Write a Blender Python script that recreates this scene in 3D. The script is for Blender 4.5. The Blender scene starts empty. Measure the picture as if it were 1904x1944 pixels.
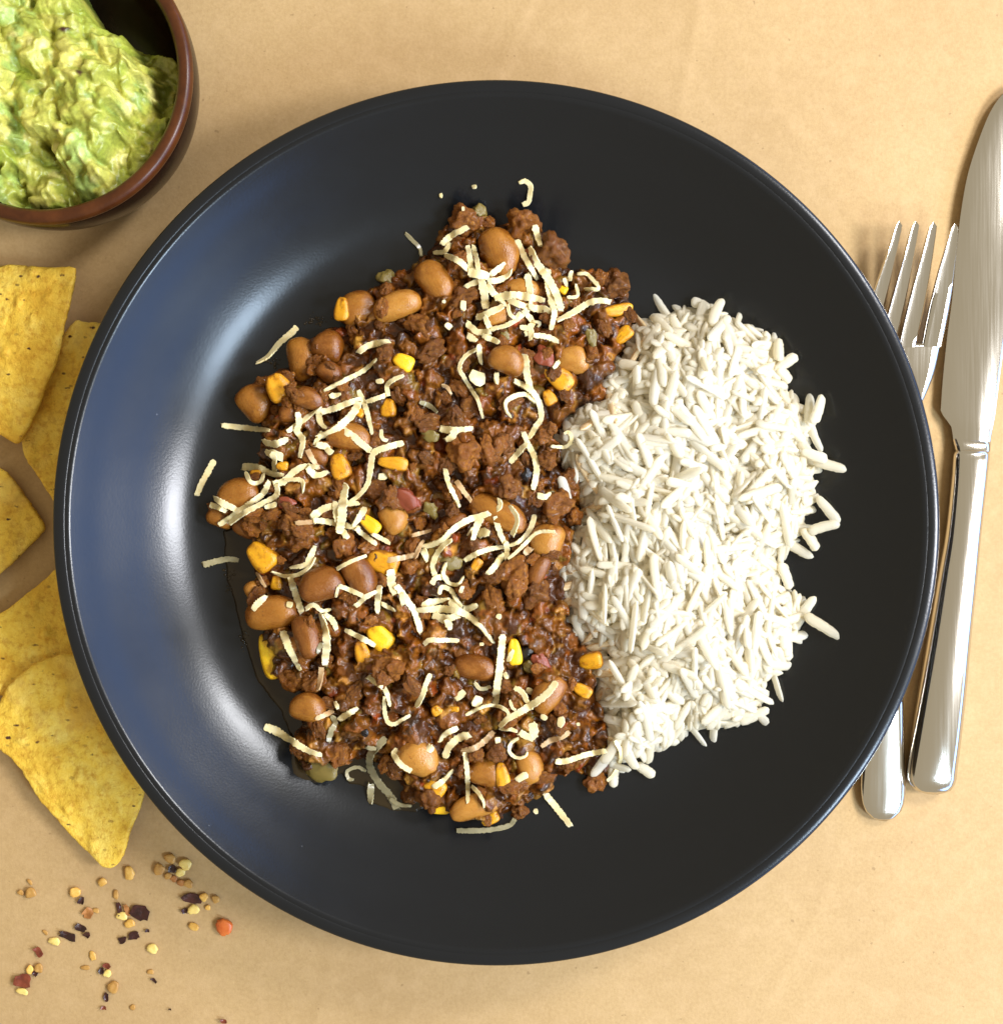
import bpy, bmesh, math, random
import numpy as np
from mathutils import Vector, Matrix, Euler, noise as mnoise

random.seed(7)
rng = np.random.default_rng(7)
scene = bpy.context.scene
COL = scene.collection
R = math.radians
MM = 0.001

# ------------------------------------------------------------------ camera, world, lamps, exposure
CAM_H = 390.0           # mm above the paper
PXMM = 5.75             # photo pixels (1904 wide) per mm on the paper
cam_d = bpy.data.cameras.new('camera')
cam = bpy.data.objects.new('camera', cam_d)
COL.objects.link(cam)
cam.location = (0, 0, CAM_H * MM)
cam_d.sensor_fit = 'HORIZONTAL'
cam_d.sensor_width = 36
cam_d.lens = 36 * CAM_H / (1904 / PXMM)
cam_d.clip_start = 0.01
cam_d.clip_end = 50
scene.camera = cam

world = bpy.data.worlds.new('World')
scene.world = world
world.use_nodes = True
wbg = world.node_tree.nodes['Background']
wbg.inputs[0].default_value = (1.0, 0.88, 0.66, 1)
wbg.inputs[1].default_value = 0.44

def area(name, loc, target, sx, sy, power, color):
    d = bpy.data.lights.new(name, 'AREA')
    d.shape = 'RECTANGLE'; d.size = sx; d.size_y = sy
    d.energy = power; d.color = color
    o = bpy.data.objects.new(name, d); COL.objects.link(o)
    o.location = loc
    o.rotation_euler = (Vector(target) - Vector(loc)).to_track_quat('-Z', 'Y').to_euler()
    return o

area('window_pane', (0.55, -0.42, 0.66), (-0.09, 0.02, 0), 0.17, 0.24, 5.0, (0.62, 0.80, 1.0))
area('window_pane', (0.68, -0.03, 0.66), (-0.09, 0, 0), 0.17, 0.24, 6.9, (0.92, 0.94, 1.0))
area('window_pane', (0.55, 0.42, 0.62), (-0.09, -0.02, 0), 0.15, 0.20, 4.4, (0.96, 0.97, 1.0))
area('window_low', (0.80, -0.02, 0.31), (-0.1, 0, 0.02), 2.5, 0.26, 8.2, (0.20, 0.42, 1.0))

scene.view_settings.view_transform = 'Standard'
scene.view_settings.look = 'None'
scene.view_settings.exposure = 0.3
scene.view_settings.gamma = 1
scene.render.engine = 'CYCLES'
scene.cycles.max_bounces = 12
scene.cycles.diffuse_bounces = 8
scene.cycles.transmission_bounces = 12

# ------------------------------------------------------------------ photo <-> world
def kz(z): return PXMM * CAM_H / (CAM_H - z)
def P(X, Y, z=0.0):
    k = kz(z)
    return np.array(((X - 952) / k, (972 - Y) / k, z))
CROPS = {1: (450, 450, 2.72), 2: (950, 450, 2.72), 3: (450, 1000, 2.72), 4: (950, 1000, 2.72),
         5: (550, 1500, 3.1733), 6: (1050, 1500, 3.1733), 7: (1350, 700, 2.38), 8: (1350, 1300, 2.38),
         9: (0, 2080, 3.1733), 10: (2050, 200, 2.0463), 11: (2050, 1100, 1.944), 12: (0, 1350, 2.16),
         13: (0, 600, 2.43), 14: (0, 0, 2.24), 0: (0, 0, 1 / 1.313)}
def C(n, x, y):
    ox, oy, s = CROPS[n]
    return ((ox + x / s) / 1.313, (oy + y / s) / 1.313)
def clen(n, px, z):     # a length in a crop -> mm at height z
    return px / CROPS[n][2] / 1.313 / kz(z)

# ------------------------------------------------------------------ numpy noise
def vnoise(shape, cell, seed):
    r = np.random.default_rng(seed)
    h, w = shape
    gh, gw = int(h / cell) + 3, int(w / cell) + 3
    g = r.random((gh, gw))
    yy = np.arange(h) / cell; xx = np.arange(w) / cell
    yi = yy.astype(int); xi = xx.astype(int)
    fy = yy - yi; fx = xx - xi
    fy = fy * fy * (3 - 2 * fy); fx = fx * fx * (3 - 2 * fx)
    a = g[yi][:, xi]; b = g[yi][:, xi + 1]; c = g[yi + 1][:, xi]; d = g[yi + 1][:, xi + 1]
    return (a * (1 - fx) + b * fx) * (1 - fy[:, None]) + (c * (1 - fx) + d * fx) * fy[:, None]
def fbm(shape, cell, seed, octv=4, gain=0.5):
    t = np.zeros(shape); amp = 1.0; tot = 0
    for i in range(octv):
        t += amp * (vnoise(shape, max(cell / 2 ** i, 1.01), seed + i * 17) - 0.5)
        tot += amp; amp *= gain
    return t / tot * 2
def polydist(px, py, poly):
    """signed distance, positive inside"""
    poly = np.asarray(poly, float)
    d2 = np.full(px.shape, 1e9); inside = np.zeros(px.shape, bool)
    n = len(poly)
    for i in range(n):
        ax, ay = poly[i]; bx, by = poly[(i + 1) % n]
        ex, ey = bx - ax, by - ay
        t = np.clip(((px - ax) * ex + (py - ay) * ey) / (ex * ex + ey * ey + 1e-9), 0, 1)
        d2 = np.minimum(d2, (px - ax - t * ex) ** 2 + (py - ay - t * ey) ** 2)
        if ay != by:
            c = ((ay > py) != (by > py)) & (px < (bx - ax) * (py - ay) / (by - ay) + ax)
            inside ^= c
    d = np.sqrt(d2)
    return np.where(inside, d, -d)
def catmull(pts, n):
    pts = np.asarray(pts, float)
    if len(pts) == 2:
        t = np.linspace(0, 1, n)[:, None]
        return pts[0] * (1 - t) + pts[1] * t
    p = np.vstack([2 * pts[0] - pts[1], pts, 2 * pts[-1] - pts[-2]])
    seg = np.linalg.norm(np.diff(pts, axis=0), axis=1); cum = np.concatenate([[0], np.cumsum(seg)])
    out = []
    for s in np.linspace(0, cum[-1], n):
        i = min(np.searchsorted(cum, s, 'right') - 1, len(pts) - 2)
        t = (s - cum[i]) / max(seg[i], 1e-9)
        a, b, c, d = p[i], p[i + 1], p[i + 2], p[i + 3]
        out.append(0.5 * (2 * b + (c - a) * t + (2 * a - 5 * b + 4 * c - d) * t * t + (3 * b - 3 * c + d - a) * t ** 3))
    return np.array(out)
def closed_curve(pts, n):
    pts = np.asarray(pts, float); m = len(pts)
    seg = np.linalg.norm(np.roll(pts, -1, 0) - pts, axis=1); cum = np.concatenate([[0], np.cumsum(seg)])
    out = []
    for s in np.linspace(0, cum[-1], n, endpoint=False):
        i = min(np.searchsorted(cum, s, 'right') - 1, m - 1)
        t = (s - cum[i]) / max(seg[i], 1e-9)
        a, b, c, d = pts[i - 1], pts[i], pts[(i + 1) % m], pts[(i + 2) % m]
        out.append(0.5 * (2 * b + (c - a) * t + (2 * a - 5 * b + 4 * c - d) * t * t + (3 * b - 3 * c + d - a) * t ** 3))
    return np.array(out)

# ------------------------------------------------------------------ mesh + object helpers
def mesh_np(name, v_mm, faces, mat=None, smooth=True, sharp=None):
    """faces: list of lists, or an (n,4) / (n,3) array"""
    me = bpy.data.meshes.new(name)
    v = np.asarray(v_mm, dtype=np.float64) * MM
    if isinstance(faces, np.ndarray):
        n, c = faces.shape
        me.vertices.add(len(v)); me.vertices.foreach_set('co', v.astype(np.float32).ravel())
        me.loops.add(n * c); me.loops.foreach_set('vertex_index', faces.astype(np.int32).ravel())
        me.polygons.add(n); me.polygons.foreach_set('loop_start', np.arange(0, n * c, c, dtype=np.int32))
        me.update(calc_edges=True)
    else:
        me.from_pydata(v.tolist(), [], faces); me.update()
    if smooth: me.polygons.foreach_set('use_smooth', np.ones(len(me.polygons), bool))
    if sharp: me.set_sharp_from_angle(angle=R(sharp))
    if mat: me.materials.append(mat)
    return me
def tag(o, label=None, cat=None, group=None, kind=None):
    if label: o['label'] = label
    if cat: o['category'] = cat
    if group: o['group'] = group
    if kind: o['kind'] = kind
    return o
def link(name, me, loc=(0, 0, 0), parent=None):
    o = bpy.data.objects.new(name, me); COL.objects.link(o)
    o.location = loc
    if parent: o.parent = parent
    return o
def build(name, v, faces, mat, parent=None, smooth=True, sharp=None):
    """one mesh object; top-level ones get their origin at the middle of their base"""
    v = np.asarray(v, float)
    if parent is None:
        c = np.array(((v[:, 0].min() + v[:, 0].max()) / 2, (v[:, 1].min() + v[:, 1].max()) / 2, v[:, 2].min()))
    else:
        c = np.array(parent.location) / MM
    return link(name, mesh_np(name, v - c, faces, mat, smooth, sharp), tuple(c * MM) if parent is None else (0, 0, 0), parent)
def empty(name, loc_mm):
    o = bpy.data.objects.new(name, None); COL.objects.link(o)
    o.location = tuple(np.asarray(loc_mm) * MM); o.empty_display_size = 0.01
    return o
def lathe(profile, seg, cx, cy):
    """closed or open profile of (r, z); r == 0 ends are caps"""
    v = []; f = []
    n = len(profile)
    a = np.arange(seg) / seg * 2 * math.pi
    for r, z in profile:
        for t in a: v.append((cx + r * math.cos(t), cy + r * math.sin(t), z))
    for i in range(n - 1):
        for j in range(seg):
            f.append((i * seg + j, (i + 1) * seg + j, (i + 1) * seg + (j + 1) % seg, i * seg + (j + 1) % seg))
    return np.array(v), f
def loft(sections, closed_ends=True):
    """sections: list of (m,3) rings"""
    m = len(sections[0]); v = np.vstack(sections); f = []
    for i in range(len(sections) - 1):
        for j in range(m):
            f.append((i * m + j, i * m + (j + 1) % m, (i + 1) * m + (j + 1) % m, (i + 1) * m + j))
    if closed_ends:
        f.append(tuple(range(m))[::-1]); b = (len(sections) - 1) * m
        f.append(tuple(range(b, b + m)))
    return v, f

# ------------------------------------------------------------------ materials
def new_mat(name):
    m = bpy.data.materials.new(name); m.use_nodes = True
    nt = m.node_tree
    return m, nt, nt.nodes['Principled BSDF']
def N(nt, t, **kw):
    n = nt.nodes.new(t)
    for k, v in kw.items():
        if k.startswith('in_'):
            key = k[3:]
            key = int(key) if key.isdigit() else key.replace('_', ' ')
            n.inputs[key].default_value = v
        else: setattr(n, k, v)
    return n
def ramp(nt, fac, stops):
    r = nt.nodes.new('ShaderNodeValToRGB')
    e = r.color_ramp.elements
    while len(e) < len(stops): e.new(0.5)
    for el, (p, c) in zip(e, stops):
        el.position = p; el.color = (*c, 1) if len(c) == 3 else c
    nt.links.new(fac, r.inputs[0])
    return r.outputs[0]
def mixc(nt, fac, a, b, mode='MIX'):
    m = nt.nodes.new('ShaderNodeMix'); m.data_type = 'RGBA'; m.blend_type = mode
    for sock, val in ((m.inputs[0], fac), (m.inputs[6], a), (m.inputs[7], b)):
        if hasattr(val, 'is_linked'): nt.links.new(val, sock)
        else: sock.default_value = val if isinstance(val, (int, float)) else (*val, 1)
    return m.outputs[2]
def objcoord(nt, rnd=True, scale=1.0):
    tc = N(nt, 'ShaderNodeTexCoord')
    if not rnd: return tc.outputs['Object']
    oi = N(nt, 'ShaderNodeObjectInfo')
    mul = N(nt, 'ShaderNodeMath', operation='MULTIPLY', in_1=37.0)
    nt.links.new(oi.outputs['Random'], mul.inputs[0])
    add = N(nt, 'ShaderNodeVectorMath', operation='ADD')
    nt.links.new(tc.outputs['Object'], add.inputs[0]); nt.links.new(mul.outputs[0], add.inputs[1])
    return add.outputs[0]
def noise_tex(nt, vec, scale, detail=4, rough=0.55):
    n = N(nt, 'ShaderNodeTexNoise', in_Scale=scale, in_Detail=detail, in_Roughness=rough)
    nt.links.new(vec, n.inputs['Vector'])
    return n.outputs['Fac']
def bump(nt, bsdf, height, strength, dist):
    b = N(nt, 'ShaderNodeBump', in_Strength=strength, in_Distance=dist)
    nt.links.new(height, b.inputs['Height']); nt.links.new(b.outputs[0], bsdf.inputs['Normal'])
def maprange(nt, val, a, b, c=0.0, d=1.0):
    m = N(nt, 'ShaderNodeMapRange'); nt.links.new(val, m.inputs[0])
    for i, x in enumerate((a, b, c, d)): m.inputs[i + 1].default_value = x
    return m.outputs[0]

def mat_paper():
    m, nt, b = new_mat('kraft_paper')
    o = objcoord(nt, False)
    big = noise_tex(nt, o, 14, 3); fine = noise_tex(nt, o, 900, 4, 0.7); mid = noise_tex(nt, o, 170, 4, 0.65)
    c = ramp(nt, big, [(0.3, (0.46, 0.295, 0.128)), (0.7, (0.53, 0.352, 0.156))])
    c = mixc(nt, maprange(nt, fine, 0.3, 0.7, 0, 0.55), c, (0.36, 0.22, 0.092))
    c = mixc(nt, maprange(nt, mid, 0.45, 0.75, 0, 0.35), c, (0.58, 0.385, 0.19))
    fl = noise_tex(nt, o, 520, 1, 0.4)
    c = mixc(nt, maprange(nt, fl, 0.77, 0.82, 0, 0.4), c, (0.16, 0.09, 0.035))
    nt.links.new(c, b.inputs['Base Color'])
    b.inputs['Roughness'].default_value = 0.72; b.inputs['Specular IOR Level'].default_value = 0.25
    bump(nt, b, fine, 0.35, 0.0003)
    return m
def mat_glaze():
    m, nt, b = new_mat('navy_black_glaze')
    o = objcoord(nt, False)
    n = noise_tex(nt, o, 1500, 2, 0.5)
    vo = N(nt, 'ShaderNodeTexVoronoi', in_Scale=150.0); nt.links.new(o, vo.inputs['Vector'])
    sc = N(nt, 'ShaderNodeSeparateColor'); nt.links.new(vo.outputs['Color'], sc.inputs[0])
    dm = N(nt, 'ShaderNodeMath', operation='MULTIPLY')
    nt.links.new(maprange(nt, vo.outputs['Distance'], 0.025, 0.05, 1, 0), dm.inputs[0]); nt.links.new(maprange(nt, sc.outputs[0], 0.90, 0.96, 0, 0.5), dm.inputs[1])
    nt.links.new(mixc(nt, dm.outputs[0], (0.0064, 0.0070, 0.0078), (0.30, 0.30, 0.30)), b.inputs['Base Color'])
    r = maprange(nt, noise_tex(nt, o, 60, 3), 0.3, 0.7, 0.22, 0.26)
    nt.links.new(r, b.inputs['Roughness'])
    b.inputs['Specular IOR Level'].default_value = 0.40
    bump(nt, b, n, 0.07, 0.0003)
    return m
def mat_terracotta(name, c1, c2, rough):
    m, nt, b = new_mat(name)
    o = objcoord(nt, False)
    c = ramp(nt, noise_tex(nt, o, 120, 5, 0.65), [(0.3, c1), (0.7, c2)])
    nt.links.new(c, b.inputs['Base Color']); b.inputs['Roughness'].default_value = rough
    b.inputs['Specular IOR Level'].default_value = 0.28
    bump(nt, b, noise_tex(nt, o, 300, 3), 0.12, 0.0005)
    return m
def mat_attr(name, rough=None, sss=0.0, rad=(1, .5, .2), spec=0.5, bscale=2500, bstr=0.3, bdist=0.0003, coat=0.0):
    m, nt, b = new_mat(name)
    at = N(nt, 'ShaderNodeVertexColor', layer_name='Col')
    o = objcoord(nt, False)
    n = noise_tex(nt, o, 700, 4, 0.65)
    c = mixc(nt, 1.0, at.outputs[0], ramp(nt, n, [(0.25, (0.62, 0.60, 0.58)), (0.75, (1.25, 1.25, 1.25))]), 'MULTIPLY')
    nt.links.new(c, b.inputs['Base Color'])
    if rough is None:
        nt.links.new(at.outputs[1], b.inputs['Roughness'])
    else: b.inputs['Roughness'].default_value = rough
    b.inputs['Specular IOR Level'].default_value = spec
    b.inputs['Coat Weight'].default_value = coat; b.inputs['Coat Roughness'].default_value = 0.07
    if sss:
        b.inputs['Subsurface Weight'].default_value = sss
        b.inputs['Subsurface Radius'].default_value = rad; b.inputs['Subsurface Scale'].default_value = 0.0012
    bump(nt, b, noise_tex(nt, o, bscale, 3, 0.6), bstr, bdist)
    return m
def mat_bean(name, base, dark, sauce, cover):
    m, nt, b = new_mat(name)
    o = objcoord(nt)
    oi = N(nt, 'ShaderNodeObjectInfo')
    c = ramp(nt, noise_tex(nt, o, 3.2, 4, 0.6), [(0.3, dark), (0.68, base)])
    c = mixc(nt, maprange(nt, oi.outputs['Random'], 0, 1, 0.0, 0.5), c, dark)
    s = noise_tex(nt, o, 2.4, 6, 0.68)
    tc = N(nt, 'ShaderNodeTexCoord'); sx = N(nt, 'ShaderNodeSeparateXYZ'); nt.links.new(tc.outputs['Object'], sx.inputs[0])
    low = N(nt, 'ShaderNodeMath', operation='MULTIPLY_ADD', in_1=-0.62, in_2=0.10); nt.links.new(sx.outputs['Z'], low.inputs[0])
    sl = N(nt, 'ShaderNodeMath', operation='ADD'); nt.links.new(s, sl.inputs[0]); nt.links.new(low.outputs[0], sl.inputs[1])
    c = mixc(nt, maprange(nt, sl.outputs[0], 0.43 - cover, 0.58 - cover, 0, 0.88), c, sauce)
    sp = noise_tex(nt, o, 16, 2, 0.5)
    c = mixc(nt, maprange(nt, sp, 0.66, 0.74, 0, 0.55), c, (0.10, 0.03, 0.008))
    nt.links.new(c, b.inputs['Base Color'])
    b.inputs['Roughness'].default_value = 0.33
    nt.links.new(maprange(nt, s, 0.4, 0.65, 0.34, 0.16), b.inputs['Roughness'])
    b.inputs['Subsurface Weight'].default_value = 0.12
    b.inputs['Subsurface Radius'].default_value = (1, .45, .2); b.inputs['Subsurface Scale'].default_value = 0.0015
    w = N(nt, 'ShaderNodeMath', operation='ADD')
    nt.links.new(s, w.inputs[0]); nt.links.new(noise_tex(nt, o, 22, 3), w.inputs[1])
    bump(nt, b, w.outputs[0], 0.28, 0.0007)
    return m
def mat_simple(name, c1, c2, scale, rough, spec=0.5, sss=0.0, rad=(1, .6, .3), bscale=0, bstr=0.2, bdist=0.0003, trans=0.0, rnd=0.0):
    m, nt, b = new_mat(name)
    o = objcoord(nt)
    c = ramp(nt, noise_tex(nt, o, scale, 4, 0.6), [(0.32, c1), (0.68, c2)])
    if rnd:
        oi = N(nt, 'ShaderNodeObjectInfo')
        hs = N(nt, 'ShaderNodeHueSaturation')
        nt.links.new(c, hs.inputs['Color']); nt.links.new(maprange(nt, oi.outputs['Random'], 0, 1, 1 - rnd, 1 + rnd), hs.inputs['Value'])
        c = hs.outputs[0]
    nt.links.new(c, b.inputs['Base Color'])
    b.inputs['Roughness'].default_value = rough; b.inputs['Specular IOR Level'].default_value = spec
    b.inputs['Transmission Weight'].default_value = trans
    if sss:
        b.inputs['Subsurface Weight'].default_value = sss; b.inputs['Subsurface Radius'].default_value = rad
        b.inputs['Subsurface Scale'].default_value = 0.0012
    if bscale: bump(nt, b, noise_tex(nt, o, bscale, 3, 0.6), bstr, bdist)
    return m
def mat_chip():
    m, nt, b = new_mat('corn_chip')
    o = objcoord(nt)
    c = ramp(nt, noise_tex(nt, o, 70, 5, 0.65), [(0.3, (0.70, 0.38, 0.028)), (0.5, (0.84, 0.54, 0.060)), (0.72, (0.90, 0.66, 0.13))])
    c = mixc(nt, maprange(nt, noise_tex(nt, o, 420, 4, 0.7), 0.48, 0.68, 0, 0.7), c, (0.52, 0.235, 0.015))
    c = mixc(nt, maprange(nt, noise_tex(nt, o, 38, 3, 0.6), 0.52, 0.7, 0, 0.55), c, (0.90, 0.70, 0.19))
    vo = N(nt, 'ShaderNodeTexVoronoi', in_Scale=240.0); vo.inputs['Randomness'].default_value = 1
    mp = N(nt, 'ShaderNodeMapping'); mp.inputs['Rotation'].default_value = (0, 0, 0.9); mp.inputs['Scale'].default_value = (1, 1.9, 1)
    nt.links.new(o, mp.inputs[0]); nt.links.new(mp.outputs[0], vo.inputs['Vector'])
    sel = N(nt, 'ShaderNodeSeparateColor'); nt.links.new(vo.outputs['Color'], sel.inputs[0])
    dd = N(nt, 'ShaderNodeMath', operation='ADD'); nt.links.new(vo.outputs['Distance'], dd.inputs[0]); nt.links.new(maprange(nt, noise_tex(nt, o, 600, 2), 0.3, 0.7, -0.10, 0.16), dd.inputs[1])
    a = maprange(nt, dd.outputs[0], 0.14, 0.26, 1, 0)
    k = maprange(nt, sel.outputs[0], 0.50, 0.85, 0, 1)
    mu = N(nt, 'ShaderNodeMath', operation='MULTIPLY'); nt.links.new(a, mu.inputs[0]); nt.links.new(k, mu.inputs[1])
    c = mixc(nt, mu.outputs[0], c, (0.075, 0.026, 0.010))
    nt.links.new(c, b.inputs['Base Color'])
    b.inputs['Roughness'].default_value = 0.6; b.inputs['Specular IOR Level'].default_value = 0.3
    hh = N(nt, 'ShaderNodeMath', operation='ADD')
    nt.links.new(noise_tex(nt, o, 260, 4, 0.65), hh.inputs[0]); nt.links.new(noise_tex(nt, o, 800, 3, 0.6), hh.inputs[1])
    bump(nt, b, hh.outputs[0], 0.6, 0.0008)
    return m
def mat_steel(name, rough, base=(0.80, 0.77, 0.71)):
    m, nt, b = new_mat(name)
    o = objcoord(nt, False)
    mp = N(nt, 'ShaderNodeMapping'); mp.inputs['Scale'].default_value = (1500, 40, 300); nt.links.new(o, mp.inputs[0])
    n = N(nt, 'ShaderNodeTexNoise', in_Scale=1.0, in_Detail=3.0); nt.links.new(mp.outputs[0], n.inputs['Vector'])
    b.inputs['Base Color'].default_value = (*base, 1); b.inputs['Metallic'].default_value = 1
    nt.links.new(maprange(nt, n.outputs['Fac'], 0.3, 0.7, rough * 0.8, rough * 1.25), b.inputs['Roughness'])
    bump(nt, b, n.outputs['Fac'], 0.02, 0.0002)
    return m

def mat_rice():
    m, nt, b = new_mat('cooked_rice')
    o = objcoord(nt)
    oi = N(nt, 'ShaderNodeObjectInfo')
    c = mixc(nt, oi.outputs['Random'], (0.93, 0.86, 0.68), (0.97, 0.94, 0.84))
    c = mixc(nt, maprange(nt, noise_tex(nt, o, 3, 3, 0.6), 0.35, 0.7, 0, 0.6), c, (0.92, 0.87, 0.72))
    nt.links.new(c, b.inputs['Base Color'])
    b.inputs['Roughness'].default_value = 0.33; b.inputs['Specular IOR Level'].default_value = 0.45
    tr = N(nt, 'ShaderNodeBsdfTranslucent'); nt.links.new(c, tr.inputs[0])
    mx = N(nt, 'ShaderNodeMixShader', in_0=0.55)
    nt.links.new(b.outputs[0], mx.inputs[1]); nt.links.new(tr.outputs[0], mx.inputs[2])
    nt.links.new(mx.outputs[0], nt.nodes['Material Output'].inputs[0])
    bump(nt, b, noise_tex(nt, o, 6, 3), 0.12, 0.0005)
    return m
def mat_mince():
    m, nt, b = new_mat('minced_meat')
    o = objcoord(nt)
    c = ramp(nt, noise_tex(nt, o, 7, 5, 0.7), [(0.3, (0.078, 0.021, 0.0015)), (0.52, (0.21, 0.068, 0.004)), (0.74, (0.40, 0.160, 0.015))])
    oi = N(nt, 'ShaderNodeObjectInfo')
    s = noise_tex(nt, o, 2.2, 4, 0.6)
    c = mixc(nt, maprange(nt, s, 0.46, 0.60, 0, 0.85), c, (0.19, 0.056, 0.005))
    hs = N(nt, 'ShaderNodeHueSaturation'); nt.links.new(c, hs.inputs['Color'])
    nt.links.new(maprange(nt, oi.outputs['Random'], 0, 1, 0.7, 1.3), hs.inputs['Value'])
    nt.links.new(hs.outputs[0], b.inputs['Base Color'])
    nt.links.new(maprange(nt, s, 0.45, 0.6, 0.6, 0.25), b.inputs['Roughness'])
    b.inputs['Specular IOR Level'].default_value = 0.28
    b.inputs['Coat Weight'].default_value = 0.14; b.inputs['Coat Roughness'].default_value = 0.06
    w = N(nt, 'ShaderNodeMath', operation='ADD')
    nt.links.new(noise_tex(nt, o, 12, 4, 0.7), w.inputs[0]); nt.links.new(noise_tex(nt, o, 38, 3, 0.6), w.inputs[1])
    bump(nt, b, w.outputs[0], 0.6, 0.0008)
    return m
M = {
    'paper': mat_paper(), 'glaze': mat_glaze(),
    'dish': mat_terracotta('dark_brown_glaze', (0.006, 0.003, 0.002), (0.018, 0.006, 0.003), 0.22),
    'dish_rim': mat_terracotta('red_brown_glaze', (0.045, 0.012, 0.003), (0.095, 0.027, 0.006), 0.30),
    'guac': mat_attr('guacamole', 0.36, 0.15, (1, 0.9, 0.3), 0.45, 1500, 0.3, 0.0004),
    'chili': mat_attr('chili_sauce', None, 0.0, spec=0.32, bscale=1900, bstr=0.6, bdist=0.0004, coat=0.28),
    'bean': mat_bean('pinto_bean', (0.40, 0.160, 0.020), (0.25, 0.085, 0.008), (0.17, 0.048, 0.005), 0.03),
    'bean_pale': mat_bean('pale_bean', (0.52, 0.24, 0.042), (0.37, 0.145, 0.018), (0.22, 0.066, 0.006), -0.02),
    'bean_sauced': mat_bean('sauced_bean', (0.32, 0.115, 0.015), (0.20, 0.062, 0.007), (0.155, 0.044, 0.004), 0.14),
    'corn': mat_bean('corn', (0.80, 0.40, 0.010), (0.60, 0.24, 0.008), (0.26, 0.080, 0.006), 0.05),
    'corn_bright': mat_bean('bright_corn', (0.95, 0.62, 0.015), (0.85, 0.44, 0.012), (0.40, 0.14, 0.008), -0.04),
    'meat': mat_mince(),
    'pepper': mat_simple('soft_pepper', (0.13, 0.085, 0.016), (0.26, 0.19, 0.045), 200, 0.25, 0.5, 0.2, bscale=900, bstr=0.3),
    'tomato': mat_simple('tomato', (0.16, 0.030, 0.012), (0.33, 0.075, 0.030), 200, 0.25, 0.5, 0.1, bscale=900, bstr=0.3),
    'char': mat_simple('black_bean_skin', (0.006, 0.005, 0.005), (0.02, 0.014, 0.012), 300, 0.3, bscale=900),
    'cheese': mat_simple('cheddar', (0.76, 0.60, 0.28), (0.86, 0.74, 0.44), 400, 0.42, 0.4, 0.25, (1, .8, .4), bscale=1300, bstr=0.25, bdist=0.0003, rnd=0.07),
    'cheese_wet': mat_simple('wet_cheddar', (0.26, 0.22, 0.115), (0.40, 0.34, 0.19), 250, 0.25, 0.5, 0.2, (1, .8, .4), bscale=900, rnd=0.15),
    'cheese_sauced': mat_simple('sauce_stained_cheddar', (0.45, 0.25, 0.10), (0.70, 0.50, 0.27), 220, 0.33, 0.5, 0.2, (1, .7, .35), bscale=900, rnd=0.1),
    'rice': mat_rice(),
    'juice': mat_simple('oily_juice', (0.016, 0.010, 0.004), (0.03, 0.018, 0.006), 60, 0.12, 0.4, bscale=420, bstr=0.10, bdist=0.0004),
    'chip': mat_chip(),
    'rice_stained': mat_simple('sauce_stained_rice', (0.52, 0.30, 0.11), (0.84, 0.70, 0.45), 3, 0.33, 0.45, 0.2, (1, .8, .5)),
    'steel': mat_steel('polished_steel', 0.10, (0.66, 0.63, 0.57)), 'steel_satin': mat_steel('satin_steel', 0.12, (0.66, 0.62, 0.545)),
    'flake': mat_simple('dried_chili_skin', (0.022, 0.006, 0.005), (0.060, 0.014, 0.010), 400, 0.3, bscale=900, bstr=0.5, bdist=0.0005, rnd=0.3),
    'flake_red': mat_simple('red_chili_skin', (0.12, 0.022, 0.010), (0.24, 0.050, 0.020), 400, 0.35, bscale=900, bstr=0.5),
    'flake_rust': mat_simple('rust_chili_skin', (0.30, 0.11, 0.025), (0.46, 0.19, 0.05), 400, 0.45, bscale=900, bstr=0.5),
    'flake_orange': mat_simple('orange_chili_flesh', (0.55, 0.10, 0.014), (0.68, 0.17, 0.03), 300, 0.4, bscale=600),
    'seed': mat_simple('chili_seed', (0.62, 0.31, 0.05), (0.78, 0.47, 0.11), 300, 0.4, 0.45, 0.1, bscale=500, rnd=0.12),
    'seed_pale': mat_simple('pale_chili_seed', (0.72, 0.48, 0.11), (0.84, 0.64, 0.20), 300, 0.4, 0.45, 0.1, bscale=500),
    'seed_tan': mat_simple('tan_chili_seed', (0.36, 0.17, 0.035), (0.55, 0.30, 0.075), 300, 0.45, 0.4, 0.05, bscale=500),
}

# ------------------------------------------------------------------ the paper
def make_paper():
    inner = np.arange(-220, 220.5, 1.25)
    outer = np.array([300, 420, 560, 700.0])
    xs = np.concatenate([-outer[::-1], inner, outer]); nx = len(xs)
    X, Y = np.meshgrid(xs, xs)
    Z = 0.9 * fbm((nx, nx), 70, 5, 3) + 0.30 * fbm((nx, nx), 22, 9, 2)
    for (x0, y0, ang, w, h, l) in ((62, 150, 1.52, 2.2, .22, 90), (5, 160, 1.3, 2.0, .15, 50), (140, -130, .7, 2.6, .20, 60), (-60, -165, 1.45, 2.2, .16, 60),
                                   (100, 120, 2.3, 3, .16, 50), (-20, 130, .25, 2.4, .14, 70), (150, 40, 1.7, 2.4, .15, 50), (95, -150, 1.2, 2, .14, 60)):
        dx, dy = X - x0, Y - y0
        u = dx * math.cos(ang) + dy * math.sin(ang); t = -dx * math.sin(ang) + dy * math.cos(ang) + 2.5 * np.sin(u / 17)
        Z += h * np.exp(-(t / w) ** 2) * np.exp(-(u / l) ** 4)           # soft handling creases
    Z -= Z.max()
    v = np.stack([X, Y, Z], -1).reshape(-1, 3)
    i = np.arange(nx * nx).reshape(nx, nx)
    f = np.stack([i[:-1, :-1], i[:-1, 1:], i[1:, 1:], i[1:, :-1]], -1).reshape(-1, 4)
    me = mesh_np('kraft_paper', v, f, M['paper'])
    o = link('kraft_paper', me)
    tag(o, 'brown kraft paper sheet covering the table under everything', None, None, 'structure')
make_paper()

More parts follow.
